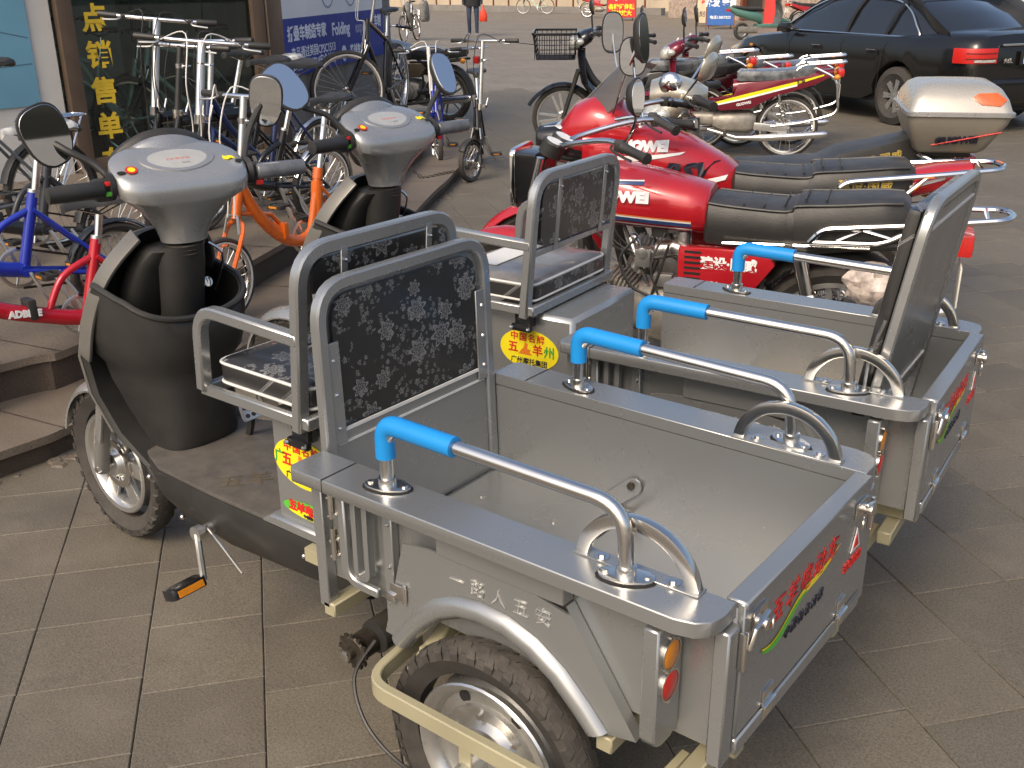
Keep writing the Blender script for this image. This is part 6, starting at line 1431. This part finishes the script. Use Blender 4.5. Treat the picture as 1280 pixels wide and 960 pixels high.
    b = MB(); b.loft([[(-1.14, y, z) for y, z in ((-.72, .34), (.72, .34), (.74, .56), (-.74, .56))], [(-1.08, y, z) for y, z in ((-.78, .30), (.78, .30), (.80, .60), (-.80, .60))]]); P(b, 'rear_bumper', paint, .02)
    return root
saloon('saloon_car', 'black four-door saloon car parked behind the motorcycles', (2.86, -11.05, 0), -32, m_carblk, s=.95)
saloon('saloon_car', 'pale green car far up the street behind the black saloon', (6.1, -27.5, 0), -30, mat('car_pale', (.30, .42, .40), .2, 0, .05, 2, coat=.8), False)

# ---------------------------------------------------------------- far buildings
m_ochre = mat('ochre_wall', (.52, .42, .27), .8, 0, .18, .8, .3, 30); m_stoneband = mat('stone_band', (.36, .28, .22), .8, 0, .35, 9, .4, 30)
m_wood = mat('door_wood', (.16, .055, .03), .6, 0, .2, 4); m_shopdk = mat('far_shop_dark', (.03, .028, .026), .6)
m_tan = mat('tan_wall', (.44, .36, .26), .8, 0, .15, .8, .3, 30)
FA, FB = V((20.9, -36.5, 0)), V((6.0, -31.5, 0)); fd = (FB-FA).normalized(); FL = (FB-FA).length
Mf = basis(FA, fd, (0, 0, 1))
if (Mf.to_3x3() @ V((0, 0, 1))).dot(CP-FA) < 0: pass
fo = 1 if (Mf.to_3x3() @ V((0, 0, 1))).dot(CP-FA) > 0 else -1
def fz(a, b_): return tuple(sorted((fo*a, fo*b_)))
far = tag(empty('shop_row'), 'ochre row of small shops with stone band across the street', 'building')
def fbx(x0, x1, y0, y1, z0, z1): a, b_ = fz(z0, z1); return MB().bx(x0, x1, y0, y1, a, b_, Mf)
x = 0.; seg = [(0, 2.0, m_ochre), (3.2, 3.8, m_ochre), (5.0, 8.4, m_tan), (9.6, FL, m_tan)]
for x0, x1, m_ in seg:
    fbx(x0, x1, .9, 4.6, -.3, 0).build('wall', m_, far); fbx(x0, x1, 0, .9, -.3, .05).build('stone_band', m_stoneband, far)
for x0, x1 in ((2.0, 3.2), (3.8, 5.0), (8.4, 9.6)):
    fbx(x0, x1, 0, 2.6, -.28, -.22).build('doorway', m_shopdk, far); fbx(x0, x1, 2.6, 4.6, -.28, -.02).build('wall', m_ochre, far)
    for k in (x0, x1-.12): fbx(k, k+.12, 0, 2.6, -.2, .03).build('door_post', m_wood, far)
fbx(-.2, FL, 4.6, 4.9, -.5, .25).build('cornice', m_stoneband, far)
wl = tag(empty('street_wall'), 'low grey kerb wall with railing at the far left end of the street', 'wall')
WA, WBv = V((38, -40, 0)), V((22.5, -38.8, 0)); Mw2 = basis(WA, (WBv-WA).normalized(), (0, 0, 1)); wL = (WBv-WA).length
MB().bx(0, wL, 0, .28, -.15, .15, Mw2).build('kerb_wall', m_wallg, wl)
for i in range(16): MB().bx(i*wL/16, i*wL/16+.06, .28, 1.1, -.03, .03, Mw2).build('railing_post', m_wood, wl)
for z in (.6, 1.05): MB().bx(0, wL, z, z+.05, -.02, .02, Mw2).build('rail', m_wood, wl)
hb_ = tag(empty('far_building'), 'tan building closing the far end of the street', 'building')
MB().bx(-6, wL+1, 0, 6, -7, -4, Mw2 if (Mw2.to_3x3() @ V((0, 0, 1))).dot(CP-WA) > 0 else Mw2 @ MX.Translation((0, 0, 11))).build('wall', m_tan, hb_)

# ---------------------------------------------------------------- signs across the street
def board_sign(name, label, c, w, h, m, lines, face, legs=.12, back=.25):
    """free-standing board; lines: (text, size, y, material)"""
    root = tag(empty(name), label, 'sign', 'boards across the street'); d = V((face[0], face[1], 0)).normalized()
    M = basis(c, V((-d.y, d.x, 0)), V((-d.x*.12, -d.y*.12, 1)))
    MB().bx(-w/2, w/2, legs, legs+h, -.02, .02, M).build('panel', m, root)
    for q in (1, -1): MB().bx(q*w/2-.02, q*w/2+.02, 0, legs+h+.01, -.03, .021, M).build('leg', m_wood, root)
    for q in (1, -1): MB().strip([M @ V((q*w*.4, legs+h*.8, -.03)), V(c)-d*(back+.12*h)+M.to_3x3() @ V((q*w*.4, 0, 0))], .025, .025, (0, 0, 1)).build('rear_leg', m_wood, root)
    for s_, sz, y, m_, bo in lines: text('lettering', s_, sz, M @ MX.Translation((0, legs+y, .023)), m_, root, bold=bo)
m_sred = mat('sign_red', (.52, .02, .015), .45); m_stan = mat('sign_tan', (.62, .50, .33), .6); m_sblue = mat('sign_board_blue', (.02, .10, .33), .45)
toC = lambda p: (CP.x-p[0], CP.y-p[1])
p_ = (21.0, -33.1, 0); board_sign('street_sign', 'red sign board with a large white character across the street', p_, 1.05, 1.25, m_sred, [('钟', .66, .86, m_inkwht, .03), ('各种证件照', .19, .36, m_yellow, .008), ('反拍放大', .19, .14, m_yellow, .008)], toC(p_))
p_ = (16.1, -30.3, 0); board_sign('street_sign', 'tan sign board with red character left of the blue board', p_, .55, 1.5, m_stan, [('钟', .36, .72, m_inkred, .008), ('刻字', .2, .25, m_inkblk, .002), ('修', .36, 1.2, m_inkred, .008)], toC(p_))
p_ = (14.9, -29.0, 0); board_sign('street_sign', 'blue sign board with pale writing behind the green scooter', p_, .84, 1.5, m_sblue, [('批发 零售', .22, .62, m_inkwht, .008), ('电话13857323', .105, .22, m_inkwht, .002), ('电动车', .26, 1.05, m_inkwht, .008)], toC(p_))
p_ = (13.9, -30.5, 0); board_sign('street_sign', 'small white and red sign above the green scooter', p_, .5, 1.9, m_sred, [('白', .34, 1.55, m_inkwht, .01)], toC(p_))

# ---------------------------------------------------------------- scooter across the street
def scooter(name, label, loc, rz, paint):
    root = tag(empty(name, loc, R(rz)), label, 'scooter'); P = lambda b, n, m, bev=0., par=None, **k: b.build(n, m, par or root, bev, **k)
    for x in (0, 1.22):
        w_ = P(MB().lathe([(.12, -.03), (.13, -.035), (.13, .035), (.12, .03)], (x, 0, .21), (0, 1, 0), 24), 'wheel', m_alloy); b = MB(); tyre(b, (x, 0, .21), .21, .09, n=28); P(b, 'tyre', m_rubber, 0, w_); P(MB().lathe([(0, .04), (.12, .02), (.12, -.02), (0, -.04)], (x, 0, .21), (0, 1, 0), 20), 'rim_disc', m_alloy, 0, w_)
    P(MB().loft([sring(x, z, hw, hh, 2.6, 18) for x, z, hw, hh in ((.52, .50, .10, .14), (.40, .55, .14, .13), (.10, .60, .15, .11), (-.20, .68, .13, .09), (-.42, .78, .06, .04))]), 'rear_body', paint, 0, smooth=50)
    P(MB().loft([sring(x, z, hw, hh, 2.6, 18) for x, z, hw, hh in ((.55, .70, .09, .03), (.45, .735, .13, .05), (.1, .745, .14, .05), (-.22, .79, .11, .045), (-.30, .80, .06, .02))]), 'seat', m_seat, 0, smooth=50)
    P(MB().bx(.40, .95, -.16, .16, .30, .38), 'footboard', paint, .02)
    rows, r2_ = [], []
    for z, x, hw in ((.30, .93, .17), (.45, 1.0, .20), (.62, 1.03, .20), (.80, 1.0, .15), (.94, .95, .09)): rows.append([(x+.08*(1-q*q), q*hw, z) for q in (-1, -.6, -.2, .2, .6, 1)]); r2_.append([(x-.012+.07*(1-q*q), q*hw, z) for q in (1, .6, .2, -.2, -.6, -1)])
    P(MB().loft([a_+b_ for a_, b_ in zip(rows, r2_)]), 'legshield', mat('scooter_grey', (.10, .105, .10), .4), 0, smooth=50)
    P(MB().loft([sring(x, z, hw, hh, 2.4, 16) for x, z, hw, hh in ((.84, 1.02, .08, .04), (.92, 1.02, .12, .06), (1.02, .99, .08, .06), (1.06, .98, .04, .03))]), 'head_cowl', mat('scooter_dark', (.05, .05, .05), .4), 0, smooth=50)
    grip_set(root, 0, [(.80, .30, 1.03), (.86, .16, 1.04), (.90, 0, 1.02), (.86, -.16, 1.04), (.80, -.30, 1.03)], lever=False)
    b = MB(); b.loft([sring(x, z, hw, hh, 2.2, 14) for x, z, hw, hh in ((1.40, .34, .04, .02), (1.30, .43, .07, .04), (1.15, .46, .07, .05), (1.04, .42, .06, .05))]); P(b, 'front_mudguard', paint, 0, smooth=50)
    P(MB().cyl((1.22, .07, .21), (1.03, .06, .70), .02, n=8), 'fork', m_alloy); P(MB().loft([sring(x, .24, .08, .09, 3, 12) for x in (-.12, -.05, .35, .42)]), 'engine', m_engine, .01)
    P(MB().box((-.40, 0, .72), (.05, .16, .07)), 'tail_light', m_redl, .01); P(MB().tube([(.2, .12, .20), (.28, .2, .0)], .01, 6), 'stand', m_black)
    for q in (1, -1): rmirror(root, (.86, q*.14, 1.05), (.86, q*.22, 1.14), (.85, q*.26, 1.22), (-1, 0, 0), .1, .08, stalk=m_black)
scooter('scooter', 'green scooter with grey legshield in front of the shops across the street', (11.9, -24.3, 0), -128, mat('scooter_green', (.09, .20, .16), .25, .1, .05, 5, coat=.6))
# parked far motorbike and bicycles
underbone('step_through_bike', 'small red and yellow motorbike far off left of the black car roof', (12.1, -28.4, 0), -125, m_red, False, film=False)
bicycle('bicycle', 'pale bicycle parked at the railing at the far end of the street', (27.9, -38.0, 0), 20, 'city', m_bteal, .33, 1.1, seat=.95, bar=1.05, nospk=8, group='bicycles far up the street')
underbone('step_through_bike', 'red motorbike far up the street left of the red sign board', (23.9, -35.2, 0), 200, m_red, False, film=False)

# ---------------------------------------------------------------- person and delivery bicycle far up the street
def person():
    root = tag(empty('person', (19.0, -22.1, 0), R(125)), 'person in dark jacket and jeans walking away with a red bag', 'person')
    me = bpy.data.meshes.new('body')
    vs = [(0, 0, .95), (0, 0, 1.15), (0, 0, 1.38), (0, 0, 1.50), (.01, 0, 1.60), (.015, 0, 1.70),
          (0, .10, .90), (.03, .11, .50), (.0, .11, .09), (.11, .12, .035), (0, -.10, .90), (.06, -.10, .50), (-.06, -.10, .09), (.06, -.11, .035),
          (0, .18, 1.40), (-.03, .24, 1.14), (.06, .25, .92), (.08, .25, .84), (0, -.18, 1.40), (-.03, -.24, 1.14), (.06, -.25, .92), (.08, -.25, .84)]
    es = [(0, 1), (1, 2), (2, 3), (3, 4), (4, 5), (0, 6), (6, 7), (7, 8), (8, 9), (0, 10), (10, 11), (11, 12), (12, 13), (2, 14), (14, 15), (15, 16), (16, 17), (2, 18), (18, 19), (19, 20), (20, 21)]
    rad = [.15, .135, .15, .06, .09, .085, .095, .065, .05, .04, .095, .065, .05, .04, .075, .055, .042, .04, .075, .055, .042, .04]
    me.from_pydata(vs, es, []); o = link('body', me, root)
    o.modifiers.new('s', 'SKIN'); o.modifiers.new('u', 'SUBSURF').levels = 1
    for i, r_ in enumerate(rad): me.skin_vertices[0].data[i].radius = (r_, r_*(1.2 if i in (0, 1, 2) else 1)) if i > 5 or i in (3, 4, 5) else (r_*.8, r_*1.25)
    me.skin_vertices[0].data[0].use_root = True
    k = N('clothing'); z = k.sep(k.ob)[2]
    k.set('Base Color', k.ramp(k.math('DIVIDE', z, 1.8), [(0, (.25, .25, .25)), (.045, (.03, .035, .05)), (.06, (.028, .04, .07)), (.50, (.028, .04, .07)), (.505, (.010, .010, .012)), (.84, (.010, .010, .012)), (.845, (.38, .24, .17)), (.90, (.38, .24, .17)), (.93, (.012, .010, .009)), (1, (.012, .010, .009))]))
    for e in k.m.node_tree.nodes:
        if e.type == 'VALTORGB': e.color_ramp.interpolation = 'CONSTANT'
    k.set('Roughness', .8); me.materials.append(k.m)
    ring_ = lambda z, rx, ry: [(rx*math.cos(t)*.9, ry*math.sin(t), z) for t in angs(18)]
    MB().loft([ring_(.80, .165, .225), ring_(.95, .16, .215), ring_(1.15, .15, .20), ring_(1.38, .14, .22), ring_(1.46, .09, .14)], cap=False).build('jacket', mat('dark_jacket', (.012, .012, .014), .75, 0, .3, 8), root, 0, 60)
    MB().loft([[(.015+.085*math.cos(t)*k_, .085*math.sin(t)*k_, z) for t in angs(14)] for z, k_ in ((1.66, 1.12), (1.72, 1.18), (1.77, 1.0), (1.80, .5))]).build('hair', mat('hair_black', (.010, .009, .008), .6), root, 0, 60)
    b = tag(MB().loft([[(.10+.04*math.cos(t)*k_, .30+.10*math.sin(t)*k_, z) for t in angs(12)] for z, k_ in ((.40, .8), (.42, 1.1), (.55, 1.15), (.68, .8), (.74, .3), (.84, .12))]).build('carrier_bag', mat('bag_red', (.60, .05, .02), .4, 0, .1, 8, .4, 30)), 'red carrier bag held by the walking person', 'bag')
    b.location = (19.0, -22.1, 0); b.rotation_euler = (0, 0, R(125))
person()
dl = bicycle('cargo_bicycle', 'delivery bicycle with grey bundles standing left of the walking person', (19.2, -20.0, 0), 115, 'city', m_blackg, .33, 1.1, seat=.98, bar=1.08, nospk=8, rk=True, group='bicycles far up the street')
b = MB()
random.seed(5)
for q in (1, -1): b.loft([[(-.15+.22*math.cos(t)*k_, q*.22+.11*math.sin(t)*k_, z) for t in angs(14)] for z, k_ in ((.45, .8), (.5, 1.05), (.75, 1.1), (.92, .95), (.98, .6))])
tag(b.build('bundle', mat('bundle_grey', (.20, .19, .17), .85, 0, .4, 14, .8, 25)), 'grey cloth bundles slung over the delivery bicycle', 'bundle')
bpy.data.objects['bundle'].location = dl.location; bpy.data.objects['bundle'].rotation_euler = dl.rotation_euler
